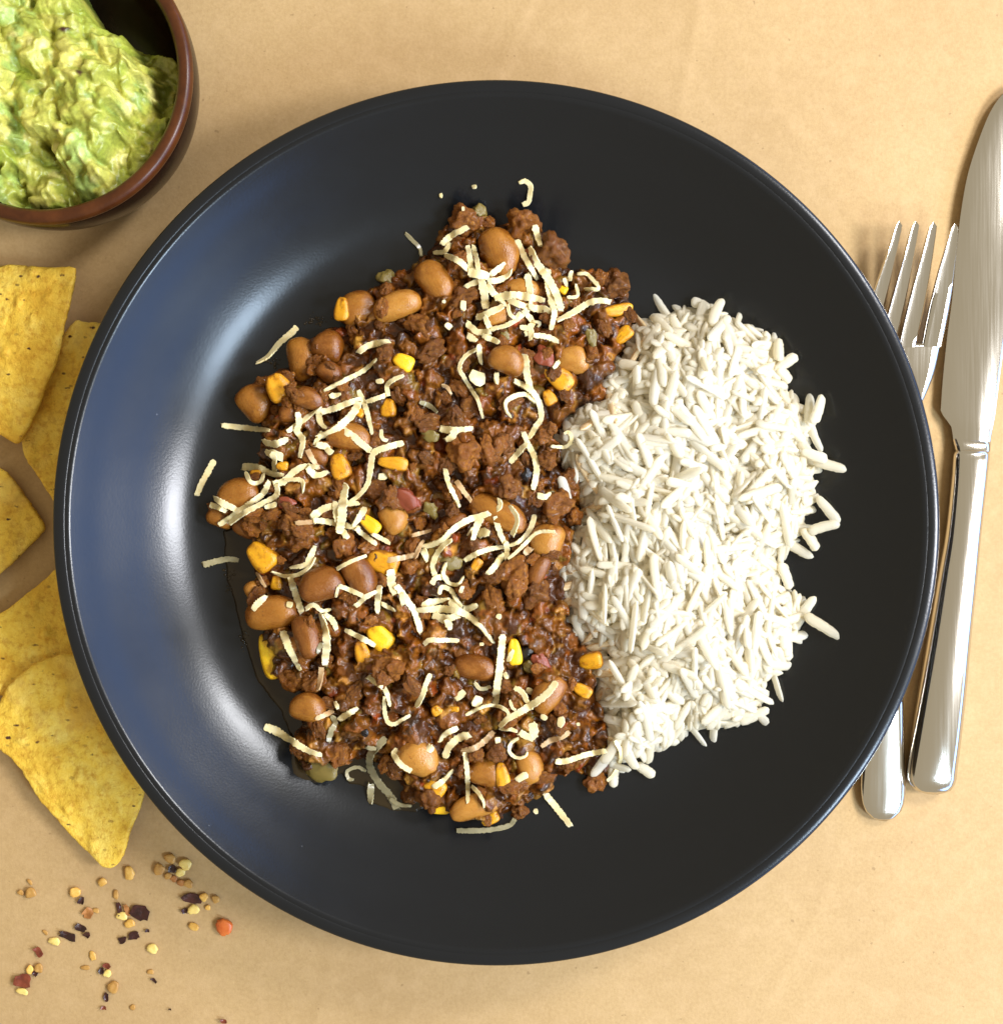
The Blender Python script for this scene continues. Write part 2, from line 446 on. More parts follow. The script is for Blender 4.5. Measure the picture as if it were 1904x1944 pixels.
# ------------------------------------------------------------------ the big bowl
BX, BY = P(942, 992.5, 35)[:2]
INNER = catmull([(0, 5), (50, 5), (80, 5.25), (91, 6.0), (98, 7.8), (104, 11.0), (110, 15.6), (116, 21.0), (122, 26.6), (126.5, 31.2), (129.9, 34.55)], 70)
INNER[0, 0] = 0.001
def zb(r): return np.interp(r, INNER[:, 0], INNER[:, 1], right=60)
def make_bowl():
    root = empty('dinner_bowl', (BX, BY, 0))
    tag(root, 'wide matt navy-black dinner bowl holding chili and rice', 'bowl')
    outer = catmull([(131.6, 32.4), (128, 27), (121, 19.5), (113, 12), (103, 6.5), (92, 3.2), (84, 2.2), (82, 0.2), (78, 0.2), (76, 2.0), (0.001, 2.0)], 50)
    prof = list(INNER) + list(outer)
    v, f = lathe(prof, 320, BX, BY)
    build('body', v, f, M['glaze'], root)
    # the rolled rim: a bead with a shallow groove on its inner side
    ring = []
    for t in np.linspace(0, 2 * math.pi, 21)[:-1]:
        c, s = math.cos(t), math.sin(t)
        ring.append((131.6 + 2.1 * math.copysign(abs(c) ** 0.7, c), 33.35 + 1.45 * math.copysign(abs(s) ** 0.8, s)))
    ring.append(ring[0])
    v, f = lathe(ring[::-1], 320, BX, BY)
    build('rim', v, f, M['glaze'], root)
    return root
bowl = make_bowl()

# ------------------------------------------------------------------ running height map of what lies in the bowl (0.4 mm cells)
HS = 0.4
HX0 = -150.0
HN = 750
gx = HX0 + np.arange(HN) * HS
GX, GY = np.meshgrid(gx, gx)
TH = zb(np.hypot(GX - BX, GY - BY))
def th(x, y):
    i = np.clip(((np.asarray(y) - HX0) / HS + 0.5).astype(int), 0, HN - 1)
    j = np.clip(((np.asarray(x) - HX0) / HS + 0.5).astype(int), 0, HN - 1)
    return TH[i, j]
def stamp(v):
    v = np.asarray(v)
    i = ((v[:, 1] - HX0) / HS + 0.5).astype(int); j = ((v[:, 0] - HX0) / HS + 0.5).astype(int)
    for di in (-1, 0, 1):
        for dj in (-1, 0, 1):
            np.maximum.at(TH, (np.clip(i + di, 0, HN - 1), np.clip(j + dj, 0, HN - 1)), v[:, 2])
def hit(X, Y, z0=12.0):
    z = z0
    for _ in range(6):
        p = P(X, Y, z); z = 0.5 * z + 0.5 * float(th(p[0], p[1]))
    return P(X, Y, z)

# ------------------------------------------------------------------ height-field masses (chili, guacamole)
class Field:
    def __init__(s, x0, x1, y0, y1, step):
        s.st = step; s.x = np.arange(x0, x1, step); s.y = np.arange(y0, y1, step)
        s.X, s.Y = np.meshgrid(s.x, s.y); s.shape = s.X.shape
        s.col = np.zeros((*s.shape, 4)); s.x0 = x0; s.y0 = y0
    def splat(s, cx, cy, a, b, ang, h, z0, col, power=0.5):
        r = max(a, b)
        j0 = max(int((cx - r - s.x0) / s.st), 0); j1 = min(int((cx + r - s.x0) / s.st) + 2, s.shape[1])
        i0 = max(int((cy - r - s.y0) / s.st), 0); i1 = min(int((cy + r - s.y0) / s.st) + 2, s.shape[0])
        if j1 <= j0 or i1 <= i0: return
        dx = s.X[i0:i1, j0:j1] - cx; dy = s.Y[i0:i1, j0:j1] - cy
        c, sn = math.cos(ang), math.sin(ang)
        q = ((dx * c + dy * sn) / a) ** 2 + ((-dx * sn + dy * c) / b) ** 2
        z = z0 + h * np.power(np.clip(1 - q, 0, 1), power)
        w = (q < 1) & (z > s.H[i0:i1, j0:j1])
        s.H[i0:i1, j0:j1][w] = z[w]
        s.col[i0:i1, j0:j1][w] = col
    def at(s, x, y):
        i = int(np.clip((y - s.y0) / s.st + .5, 0, s.shape[0] - 1)); j = int(np.clip((x - s.x0) / s.st + .5, 0, s.shape[1] - 1))
        return s.H[i, j]
    def warp(s, amp, cell, seed, mode='edge'):
        """tears the smooth splats into ragged shapes"""
        h, w = s.shape
        yy = np.clip(np.arange(h)[:, None] + amp * fbm(s.shape, cell, seed, 3), 0, h - 1.01)
        xx = np.clip(np.arange(w)[None, :] + amp * fbm(s.shape, cell, seed + 7, 3), 0, w - 1.01)
        i = yy.astype(int); j = xx.astype(int); fy = yy - i; fx = xx - j
        H = s.H
        s.H = (H[i, j] * (1 - fx) + H[i, j + 1] * fx) * (1 - fy) + (H[i + 1, j] * (1 - fx) + H[i + 1, j + 1] * fx) * fy
        s.col = s.col[(yy + .5).astype(int), (xx + .5).astype(int)]
    def mesh(s, name, mask, mat):
        idx = np.full(s.shape, -1); idx[mask] = np.arange(mask.sum())
        v = np.stack([s.X[mask], s.Y[mask], s.H[mask]], -1)
        q = np.stack([idx[:-1, :-1], idx[:-1, 1:], idx[1:, 1:], idx[1:, :-1]], -1).reshape(-1, 4)
        q = q[(q >= 0).all(1)]
        c = np.array((v[:, 0].mean(), v[:, 1].mean(), v[:, 2].min()))
        me = mesh_np(name, v - c, q, mat)
        ca = me.color_attributes.new('Col', 'FLOAT_COLOR', 'POINT')
        ca.data.foreach_set('color', s.col[mask].astype(np.float32).ravel())
        return link(name, me, tuple(c * MM)), v
def blur(a, n=1):
    for _ in range(n):
        p = np.pad(a, ((1, 1), (1, 1)) + ((0, 0),) * (a.ndim - 2), mode='edge')
        a = (p[:-2, 1:-1] + p[2:, 1:-1] + p[1:-1, :-2] + p[1:-1, 2:] + 2 * a) / 6
    return a

CHILI_POLY = [(905, 392), (940, 410), (1000, 412), (1030, 425), (1070, 460), (1080, 500), (1130, 500), (1190, 535), (1208, 590), (1205, 640), (1190, 700), (1170, 760), (1130, 790), (1085, 800), (1075, 850), (1090, 890), (1108, 910), (1110, 985), (1095, 1010), (1090, 1060), (1080, 1100), (1090, 1170), (1120, 1230), (1150, 1250), (1150, 1300), (1160, 1390), (1175, 1420), (1162, 1480), (1130, 1495), (1090, 1470), (1060, 1500), (1020, 1530), (980, 1550), (945, 1565), (900, 1560), (855, 1552), (815, 1540), (775, 1525), (745, 1490), (700, 1455), (660, 1462), (610, 1473), (570, 1465), (545, 1430), (560, 1380), (555, 1310), (515, 1300), (490, 1240), (488, 1200), (465, 1165), (470, 1110), (465, 1040), (440, 1010), (402, 990), (400, 950), (440, 910), (480, 880), (490, 800), (452, 770), (455, 735), (500, 705), (548, 690), (548, 650), (600, 625), (640, 610), (642, 570), (700, 540), (740, 510), (790, 490), (820, 440), (860, 410)]
chili_xy = np.array([P(x, y, 11)[:2] for x, y in CHILI_POLY])
def make_chili():
    f = Field(chili_xy[:, 0].min() - 5, chili_xy[:, 0].max() + 5, chili_xy[:, 1].min() - 5, chili_xy[:, 1].max() + 5, 0.3)
    wx = 0.9 * fbm(f.shape, 14, 31, 3); wy = 0.9 * fbm(f.shape, 14, 47, 3)
    d = polydist(f.X + wx, f.Y + wy, chili_xy)
    floor = zb(np.hypot(f.X - BX, f.Y - BY))
    prof = np.where(d > 0, 12.5 * (1 - np.exp(-d / 6.0)) , d * 1.5)
    base = floor + prof + np.clip(d / 8, 0, 1) * (3.0 * fbm(f.shape, 55, 3, 3) + 1.0 * fbm(f.shape, 16, 71, 3))
    f.base = base
    f.H = base - 2.7 + 0.25 * fbm(f.shape, 9, 12, 3)
    f.col[:] = (0.070, 0.019, 0.002, 0.15)
    cls = {'meat': ((0.205, 0.066, 0.006), 0.36), 'dark': ((0.070, 0.022, 0.004), 0.30), 'sauce': ((0.215, 0.060, 0.004), 0.16),
           'olive': ((0.24, 0.125, 0.014), 0.22), 'tomato': ((0.30, 0.052, 0.007), 0.22), 'tan': ((0.42, 0.175, 0.024), 0.34)}
    names = list(cls); pr = np.array([.43, .17, .23, .075, .025, .07])
    ins = np.argwhere(d > 0.6)
    def colour(pbias=None):
        n = rng.choice(names, p=pr) if pbias is None else pbias
        c, r = cls[n]
        g = rng.uniform(0.58, 1.12)
        return (*[x * g * rng.uniform(0.92, 1.08) for x in c], r), n
    for n, r0, r1, lift in ((520, 2.2, 4.4, 0.0), (1700, 1.1, 2.3, 0.5)):
        for i, j in ins[rng.integers(0, len(ins), n)]:
            x, y = f.x[j], f.y[i]
            a = rng.uniform(r0, r1); b = a * rng.uniform(0.55, 1.0)
            b0 = min(base[i, j], floor[i, j] + 0.5 + d[i, j] * 1.6)
            z0 = b0 - rng.uniform(1.2, 2.2) if lift == 0 else f.H[i, j] - b * 0.55
            col, nm = colour()
            f.splat(x, y, a, b, rng.uniform(0, 3.15), b * rng.uniform(0.8, 1.35), z0, col)
            if nm in ('meat', 'dark', 'tan'):        # mince is a cluster of small grains
                for _ in range(int(a * 4.5)):
                    th_ = rng.uniform(0, 6.28); q = a * rng.uniform(0.1, 0.95)
                    xx, yy = x + q * math.cos(th_), y + q * math.sin(th_)
                    rr = rng.uniform(0.32, 0.95)
                    g = rng.uniform(0.75, 1.3)
                    f.splat(xx, yy, rr * rng.uniform(1, 1.5), rr, rng.uniform(0, 3.15), rr * 0.75, f.at(xx, yy) - rr * 0.25, (col[0] * g, col[1] * g, col[2] * g, col[3]))
    f.warp(8, 16, 401); f.warp(3.2, 5, 431)
    f.H += 0.30 * np.abs(fbm(f.shape, 8, 191, 3, 0.6)) + 0.16 * fbm(f.shape, 7, 91, 3, 0.7) + 0.05 * fbm(f.shape, 2.2, 97, 1)
    edge = np.clip(d / 1.6, 0, 1)
    f.H = np.where(d > 0, f.H * edge + (floor - 0.6) * (1 - edge), floor - 0.6 + d * 0.8)
    f.col = blur(f.col, 1); f.H = blur(f.H, 1)
    o, v = f.mesh('chili_sauce', d > -1.2, M['chili'])
    stamp(v[d[d > -1.2] > 0.2])
    tag(o, 'thick red-brown minced beef chili sauce heaped in the left of the bowl', None, None, 'stuff')
make_chili()

JUICE_POLY = [(450, 985), (424, 1008), (427, 1058), (432, 1103), (448, 1154), (460, 1210), (477, 1260), (491, 1296), (534, 1351), (552, 1395), (556, 1440), (563, 1464), (601, 1482), (649, 1469), (664, 1487), (693, 1493), (700, 1520), (755, 1537), (790, 1540), (860, 1500), (760, 1300), (620, 1100), (520, 1000)]
def make_juice():
    poly = np.array([P(x, y, 6)[:2] for x, y in JUICE_POLY])
    f = Field(poly[:, 0].min() - 3, poly[:, 0].max() + 3, poly[:, 1].min() - 3, poly[:, 1].max() + 3, 0.4)
    d = polydist(f.X + 0.5 * fbm(f.shape, 9, 3, 3), f.Y + 0.5 * fbm(f.shape, 9, 5, 3), poly)
    floor = zb(np.hypot(f.X - BX, f.Y - BY))
    f.H = floor + np.where(d > 0, 0.75 * (1 - np.exp(-d / 0.55)), d * 0.9) - 0.02 + np.clip(d, 0, 1) * 0.1 * fbm(f.shape, 12, 8, 2)
    o, v = f.mesh('cooking_juice', d > -0.6, M['juice'])
    stamp(v[d[d > -0.6] > 0])
    tag(o, 'dark oily juice pooling along the lower left edge of the chili', None, None, 'stuff')
make_juice()

def make_droplets():
    vs = []; fs = []; off = 0
    r = np.random.default_rng(77)
    for cx, cy, sx, sy, n in ((940, 940, 90, 50, 30), (640, 1240, 40, 40, 14), (330, 1200, 40, 120, 26), (430, 1620, 25, 90, 18), (1190, 1480, 120, 30, 10)):
        for _ in range(n):
            X, Y = C(1 if cx > 600 and cy < 1300 and cx < 1000 else 3, cx + r.normal(0, sx * .6), cy + r.normal(0, sy * .6))
            p = hit(X, Y, 6); a = r.uniform(.18, .55); nu = 8
            rings = [[(p[0] + a * q * math.cos(t), p[1] + a * q * math.sin(t), p[2] + a * h) for t in np.arange(nu) / nu * 6.2832] for q, h in ((1, -.1), (.9, .25), (.6, .45), (.05, .52))]
            v, f = loft([np.array(g) for g in rings]); vs.append(v); fs += [tuple(i + off for i in q) for q in f]; off += len(v)
    o = build('oil_droplets', np.vstack(vs), fs, M['juice'])
    tag(o, 'tiny dark oil droplets on the bowl beside the left edge of the chili', None, None, 'stuff')
make_droplets()

# ------------------------------------------------------------------ rice
RICE_POLY = [(1215, 605), (1250, 592), (1300, 580), (1340, 578), (1370, 585), (1400, 600), (1440, 618), (1475, 650), (1485, 690), (1495, 735), (1530, 765), (1552, 770), (1545, 810), (1530, 850), (1555, 890), (1550, 930), (1545, 975), (1530, 1010), (1485, 1070), (1490, 1110), (1525, 1150), (1520, 1190), (1510, 1240), (1470, 1290), (1450, 1340), (1415, 1375), (1370, 1390), (1310, 1392), (1285, 1420), (1240, 1450), (1190, 1455), (1165, 1470), (1138, 1440), (1130, 1370), (1135, 1330), (1112, 1290), (1115, 1265), (1140, 1240), (1092, 1200), (1068, 1150), (1060, 1090), (1080, 1010), (1108, 960), (1070, 900), (1055, 860), (1062, 800), (1125, 745), (1155, 695), (1195, 640)]
rice_xy = np.array([P(x, y, 14)[:2] for x, y in RICE_POLY])
def grain_unit(seed):
    """one grain, 1 long, 1 wide: rings along x"""
    r = np.random.default_rng(seed)
    secs = []
    bend = r.choice([r.uniform(-0.03, 0.03), r.uniform(-0.10, 0.10)]); cut = r.uniform(-0.35, 0.35)
    blunt = r.uniform(0.20, 0.45); ridge = r.uniform(0, 6.28); tap = r.uniform(-0.22, 0.22); po = r.uniform(3.0, 7.0)
    cut2 = r.uniform(-0.5, 0.5)
    for t in np.linspace(-1, 1, 15):
        rad = 0.5 * max(1 - abs(t) ** po, 0.0) ** blunt * (1 + 0.022 * r.normal()) * (1 + tap * t)
        rad = max(rad, 0.11)
        off = 0.012 * r.normal()
        ring = []
        for a in np.linspace(0, 2 * math.pi, 11)[:-1]:
            q = rad * (1 + 0.12 * math.cos(3 * a + ridge) + 0.012 * r.normal())
            y = q * math.cos(a)
            k = cut if t < 0 else cut2
            ring.append((t * 0.5 + (k * y * 0.26 * abs(t) ** 4), y + off + bend * (1 - t * t) * 2.6, q * 0.62 * math.sin(a)))
        secs.append(np.array(ring))
    return loft(secs)
GRAINS = [grain_unit(s) for s in range(14)]
grain_me = [mesh_np('rice_grain', v * 1000, f, M['rice']) for v, f in GRAINS]   # unit mesh: scaled by the object
grain_st = [mesh_np('rice_grain', v * 1000, f, M['rice_stained']) for v, f in GRAINS[:6]]
def xform(v, scale, rot, loc):
    return (np.asarray(v) * np.asarray(scale)) @ np.array(rot).T + np.asarray(loc)
RICE_LABEL = 'cooked long white rice grain packed in the mound beside the chili'
def zone(y, x, poly):
    lo, hi = poly.min(0), poly.max(0)
    v = (y - lo[1]) / (hi[1] - lo[1]); h = (-x - lo[0]) / (hi[0] - lo[0])
    row = 'top' if v > .8 else 'upper part' if v > .6 else 'middle' if v > .4 else 'lower part' if v > .2 else 'bottom'
    side = 'nearest the chili' if h < .33 else 'along its centre line' if h < .66 else 'on the cutlery side'
    return 'in the ' + row + ' of the mound ' + side
def zone_chili(X, Y):
    row = 'top tip' if Y < 560 else 'upper third' if Y < 800 else 'middle' if Y < 1080 else 'lower third' if Y < 1350 else 'bottom tip'
    return 'small brown mince crumb in the ' + row + ' of the chili, ' + ('left side' if X < 690 else 'centre' if X < 900 else 'right side')
def make_rice():
    f = Field(rice_xy[:, 0].min() - 4, rice_xy[:, 0].max() + 4, rice_xy[:, 1].min() - 4, rice_xy[:, 1].max() + 4, 0.8)
    d = polydist(f.X, f.Y, rice_xy)
    floor = zb(np.hypot(f.X - BX, f.Y - BY))
    hill = floor + np.where(d > 0, 16.5 * (1 - np.exp(-d / 8.5)), 0) + np.clip(d / 8, 0, 1) * (4.0 * fbm(f.shape, 18, 6, 2) + 1.6 * fbm(f.shape, 7, 16, 2))
    f.H = hill
    gyy, gxx = np.gradient(blur(hill, 3), 0.8)
    def frame(x, y, ang, tilt):
        i = int(np.clip((y - f.y0) / f.st + .5, 0, f.shape[0] - 1)); j = int(np.clip((x - f.x0) / f.st + .5, 0, f.shape[1] - 1))
        n = Vector((-gxx[i, j] * 0.75, -gyy[i, j] * 0.75, 1)).normalized()
        a = Vector((math.cos(ang), math.sin(ang), 0)); a = (a - n * a.dot(n)).normalized()
        b = n.cross(a)
        m = Matrix((a, b, n)).transposed()
        return (m @ Matrix.Rotation(tilt, 3, 'Y')) @ Matrix.Rotation(rng.normal(0, 0.6) + (math.pi if rng.random() < .5 else 0), 3, 'X'), hill[i, j]
    # under-layers and core: one mass that nobody could count
    vs = []; fs = []; off = 0
    ins = np.argwhere(d > 0.9)
    for n, lo, hi in ((450, -3.4, -2.0), (1200, -2.1, -0.7)):
        for i, j in ins[rng.integers(0, len(ins), n)]:
            x, y = f.x[j], f.y[i]
            m, z = frame(x, y, rng.uniform(0, 6.28), rng.normal(0, 0.14))
            if z + lo < floor[i, j] + 1.2: z = floor[i, j] + 1.4 - lo
            v, ff = GRAINS[rng.integers(0, 14)]
            L = rng.uniform(10, 14.5); W = rng.uniform(2.5, 3.3)
            vs.append(xform(v, (L, W, W), m, (x, y, z + rng.uniform(lo, hi))))
            fs += [tuple(k + off for k in q) for q in ff]; off += len(v)
    core = f.H - 3.2
    ok = d > 3.0
    idx = np.full(f.shape, -1); idx[ok] = np.arange(ok.sum()) + off
    vs.append(np.stack([f.X[ok], f.Y[ok], np.maximum(core[ok], floor[ok] + 0.3)], -1))
    q = np.stack([idx[:-1, :-1], idx[:-1, 1:], idx[1:, 1:], idx[1:, :-1]], -1).reshape(-1, 4)
    fs += [tuple(int(k) for k in r) for r in q[(q >= 0).all(1)]]
    o = build('rice_mass', np.vstack(vs), fs, M['rice'])
    tag(o, 'mass of cooked white rice underneath the top grains', None, None, 'stuff')
    # the grains that show: each one an object
    pts = []
    tries = 0
    while len(pts) < 276 and tries < 60000:
        tries += 1
        i, j = ins[rng.integers(0, len(ins))]
        x, y = f.x[j], f.y[i]
        lim = 4.7 if tries < 30000 else 4.1
        if all((x - a) ** 2 + (y - b) ** 2 > lim ** 2 for a, b in pts): pts.append((x, y))
    for x, y in pts:
        i = int((y - f.y0) / f.st + .5); j = int((x - f.x0) / f.st + .5)
        ang = math.atan2(gyy[i, j], gxx[i, j]) if (d[i, j] < 6 and rng.random() < 0.55) else rng.normal(-1.25, 0.7)
        if d[i, j] < 3.5 and rng.random() < 0.6:           # ragged outline: some grains reach out past the edge
            out = rng.uniform(1.0, 3.6); gn = math.hypot(gxx[i, j], gyy[i, j]) + 1e-6
            x -= gxx[i, j] / gn * out; y -= gyy[i, j] / gn * out
        m, z = frame(x, y, ang + rng.normal(0, 0.25), rng.normal(0, 0.17))
        L = rng.uniform(11.5, 16.5); W = rng.uniform(2.5, 3.4)
        zz = max(z + rng.uniform(-1.0, 0.6), zb(math.hypot(x - BX, y - BY)) + 1.4)
        by_chili = polydist(np.array([x]), np.array([y]), chili_xy)[0] > -4.0 and rng.random() < 0.4
        g = link('rice_grain', grain_st[rng.integers(0, 6)] if by_chili else grain_me[rng.integers(0, 14)], (x * MM, y * MM, zz * MM))
        g.rotation_euler = m.to_euler(); g.scale = (L * MM, W * MM, W * MM)
        tag(g, 'sauce-stained rice grain at the edge of the mound against the chili' if by_chili else 'cooked long white rice grain ' + zone(y, -x, rice_xy), 'rice grain', 'rice grains in the mound')
        stamp(xform(GRAINS[0][0], (L, W, W), m, (x, y, zz)))
    edge = [((1530, 1170), (1598, 1214), 'long rice grain pointing away from the lower right side of the mound'),
            ((1553, 943), (1591, 991), 'upper grain of the V sticking out at the right of the rice'),
            ((1591, 994), (1537, 1010), 'lower grain of the V sticking out at the right of the rice'),
            ((1604, 892), (1548, 876), 'rice grain reaching farthest right above the open V'),
            ((1569, 872), (1523, 855), 'slim rice grain just above the one reaching farthest right'),
            ((1511, 674), (1470, 703), 'blunt rice grain jutting up and right from the upper right corner'),
            ((1502, 725), (1474, 700), 'short rice grain jutting down below the blunt upper right one'),
            ((1374, 565), (1348, 620), 'upright rice grain at the very top of the mound'),
            ((1313, 570), (1346, 583), 'rice grain lying across the top left crest of the mound'),
            ((1562, 750), (1541, 803), 'pointed rice grain standing at the right shoulder of the mound'),
            ((1479, 642), (1478, 685), 'short upright rice grain on the upper right slope'),
            ((1457, 1345), (1405, 1371), 'rice grain poking out at the lower right foot of the mound'),
            ((1546, 1134), (1509, 1192), 'rice grain leaning up beside the long stray at lower right'),
            ((1241, 1474), (1208, 1453), 'greyish rice grain lying off the bottom tip of the mound'),
            ((1124, 1473), (1163, 1417), 'thick rice grain resting on the chili at the bottom of the mound'),
            ((1550, 1044), (1524, 1005), 'rice grain hanging down just below the open V'),
            ((1164, 1494), (1163, 1455), 'lowest rice grain at the bottom tip of the mound'),
            ((1211, 1464), (1180, 1405), 'rice grain slanting down at the bottom tip next to the cheese curl'),
            ((1500, 1118), (1480, 1070), 'rice grain at the dent in the right side of the mound'),
            ((1240, 594), (1275, 640), 'bright rice grain curving over the upper left crest'),
            ((1145, 1450), (1178, 1395), 'rice grain slanting over meat at the lower left of the mound'),
            ((1064, 905), (1075, 955), 'pale rice grain wedged against the meat at the left edge')]
    for (a, b, lab) in edge:
        pa, pb = hit(*a), hit(*b)
        zz = max(pa[2], pb[2], 7.0) * 0.5 + min(pa[2], pb[2]) * 0.5 + 1.3
        qa, qb = P(*a, zz), P(*b, zz)
        L = np.linalg.norm(qb - qa); W = 3.3
        c = (qa + qb) / 2
        fl = float(zb(math.hypot(c[0] - BX, c[1] - BY))) + 1.4
        c[2] = max(c[2], fl)
        ax = Vector(qb - qa).normalized()
        ax = Vector((ax.x, ax.y, (pb[2] - pa[2]) / max(L, 1) * 0.5)).normalized()
        bz = Vector((0, 0, 1)); bz = (bz - ax * bz.dot(ax)).normalized(); by = bz.cross(ax)
        m = Matrix((ax, by, bz)).transposed()
        g = link('rice_grain', grain_me[rng.integers(0, 14)], tuple(c * MM))
        g.rotation_euler = m.to_euler(); g.scale = (L * 1.06 * MM, W * MM, W * MM)
        tag(g, lab, 'rice grain', 'rice grains in the mound')
        stamp(xform(GRAINS[0][0], (L, W, W), m, c))
make_rice()

# ------------------------------------------------------------------ beans, corn, vegetables, mince in the chili
def blob_mesh(name, kind, seed, mat):
    r = np.random.default_rng(seed)
    nu, nv = 30, 18
    v = []; f = []
    bend = r.uniform(0.05, 0.16) if kind == 'bean' else 0
    for i in range(nv + 1):
        t = math.pi * i / nv
        for j in range(nu):
            p = 2 * math.pi * j / nu
            sx = -math.cos(t); sr = math.sin(t)
            if kind == 'bean':
                x = 0.5 * math.copysign(abs(sx) ** 0.86, sx); y = 0.5 * sr ** 0.82 * math.cos(p); z = 0.5 * sr ** 0.82 * math.sin(p)
                y += bend * (1 - (2 * x) ** 2) - bend * 0.5
                if abs(p - 1.5 * math.pi) < 0.0: pass
            else:
                e = 0.62
                c, s = math.cos(p), math.sin(p)
                x = 0.5 * math.copysign(abs(sx) ** e, sx); w = sr ** e
                tap = 0.80 + 0.40 * (x + 0.5) - 0.2 * max(0, -x)
                y = 0.5 * w * math.copysign(abs(c) ** e, c) * tap; z = 0.5 * w * math.copysign(abs(s) ** 0.8, s) * (0.9 + 0.2 * x)
                z -= 0.10 * math.exp(-(y / 0.13) ** 2) * (0.5 - x) * (1 if z > 0 else 0)
            v.append((x, y, z))
    v = np.array(v)
    o3 = Vector((seed * 3.1, 0, 0))
    for k in range(len(v)):
        q = Vector(v[k])
        n = mnoise.fractal(q * 2.6 + o3, 1.0, 2.0, 2) * 0.045 + mnoise.noise(q * 9 + o3) * 0.008
        v[k] *= 1 + n
    for i in range(nv):
        for j in range(nu):
            f.append((i * nu + j, i * nu + (j + 1) % nu, (i + 1) * nu + (j + 1) % nu, (i + 1) * nu + j))
    return v, f
SHAPES = {}
def shape(kind, i):
    if (kind, i) not in SHAPES: SHAPES[(kind, i)] = blob_mesh(kind, kind, i + (0 if kind == 'bean' else 50), None)
    return SHAPES[(kind, i)]
MESHES = {}
def place_blob(name, kind, var, mat, n, x, y, L, W, ang, hfac, sink, label, cat, group, tilt=0.12, z=None):
    X, Y = C(n, x, y)
    p = hit(X, Y)
    L = clen(n, L, p[2] + 3); W = clen(n, W, p[2] + 3); H = min(W, L) * hfac
    pts = [hit(*C(n, x + dx * 40, y + dy * 40))[2] for dx, dy in ((0, 0), (1, 0), (-1, 0), (0, 1), (0, -1))]
    zc = float(np.median(pts)) + H * (0.5 - sink)
    fl = zb(math.hypot(p[0] - BX, p[1] - BY))
    zc = max(zc, fl + H * 0.42)
    c = P(X, Y, zc)
    key = (kind, var, mat)
    v, f = shape(kind, var)
    if key not in MESHES: MESHES[key] = mesh_np(name, v * 1000, f, M[mat])
    o = link(name, MESHES[key], tuple(c * MM))
    e = Euler((rng.normal(0, tilt), rng.normal(0, tilt), -R(ang)), 'XYZ')
    o.rotation_euler = e; o.scale = (L * MM, W * MM, H * MM)
    tag(o, label, cat, group)
    stamp(xform(v, (L, W, H), e.to_matrix(), c))
    return o
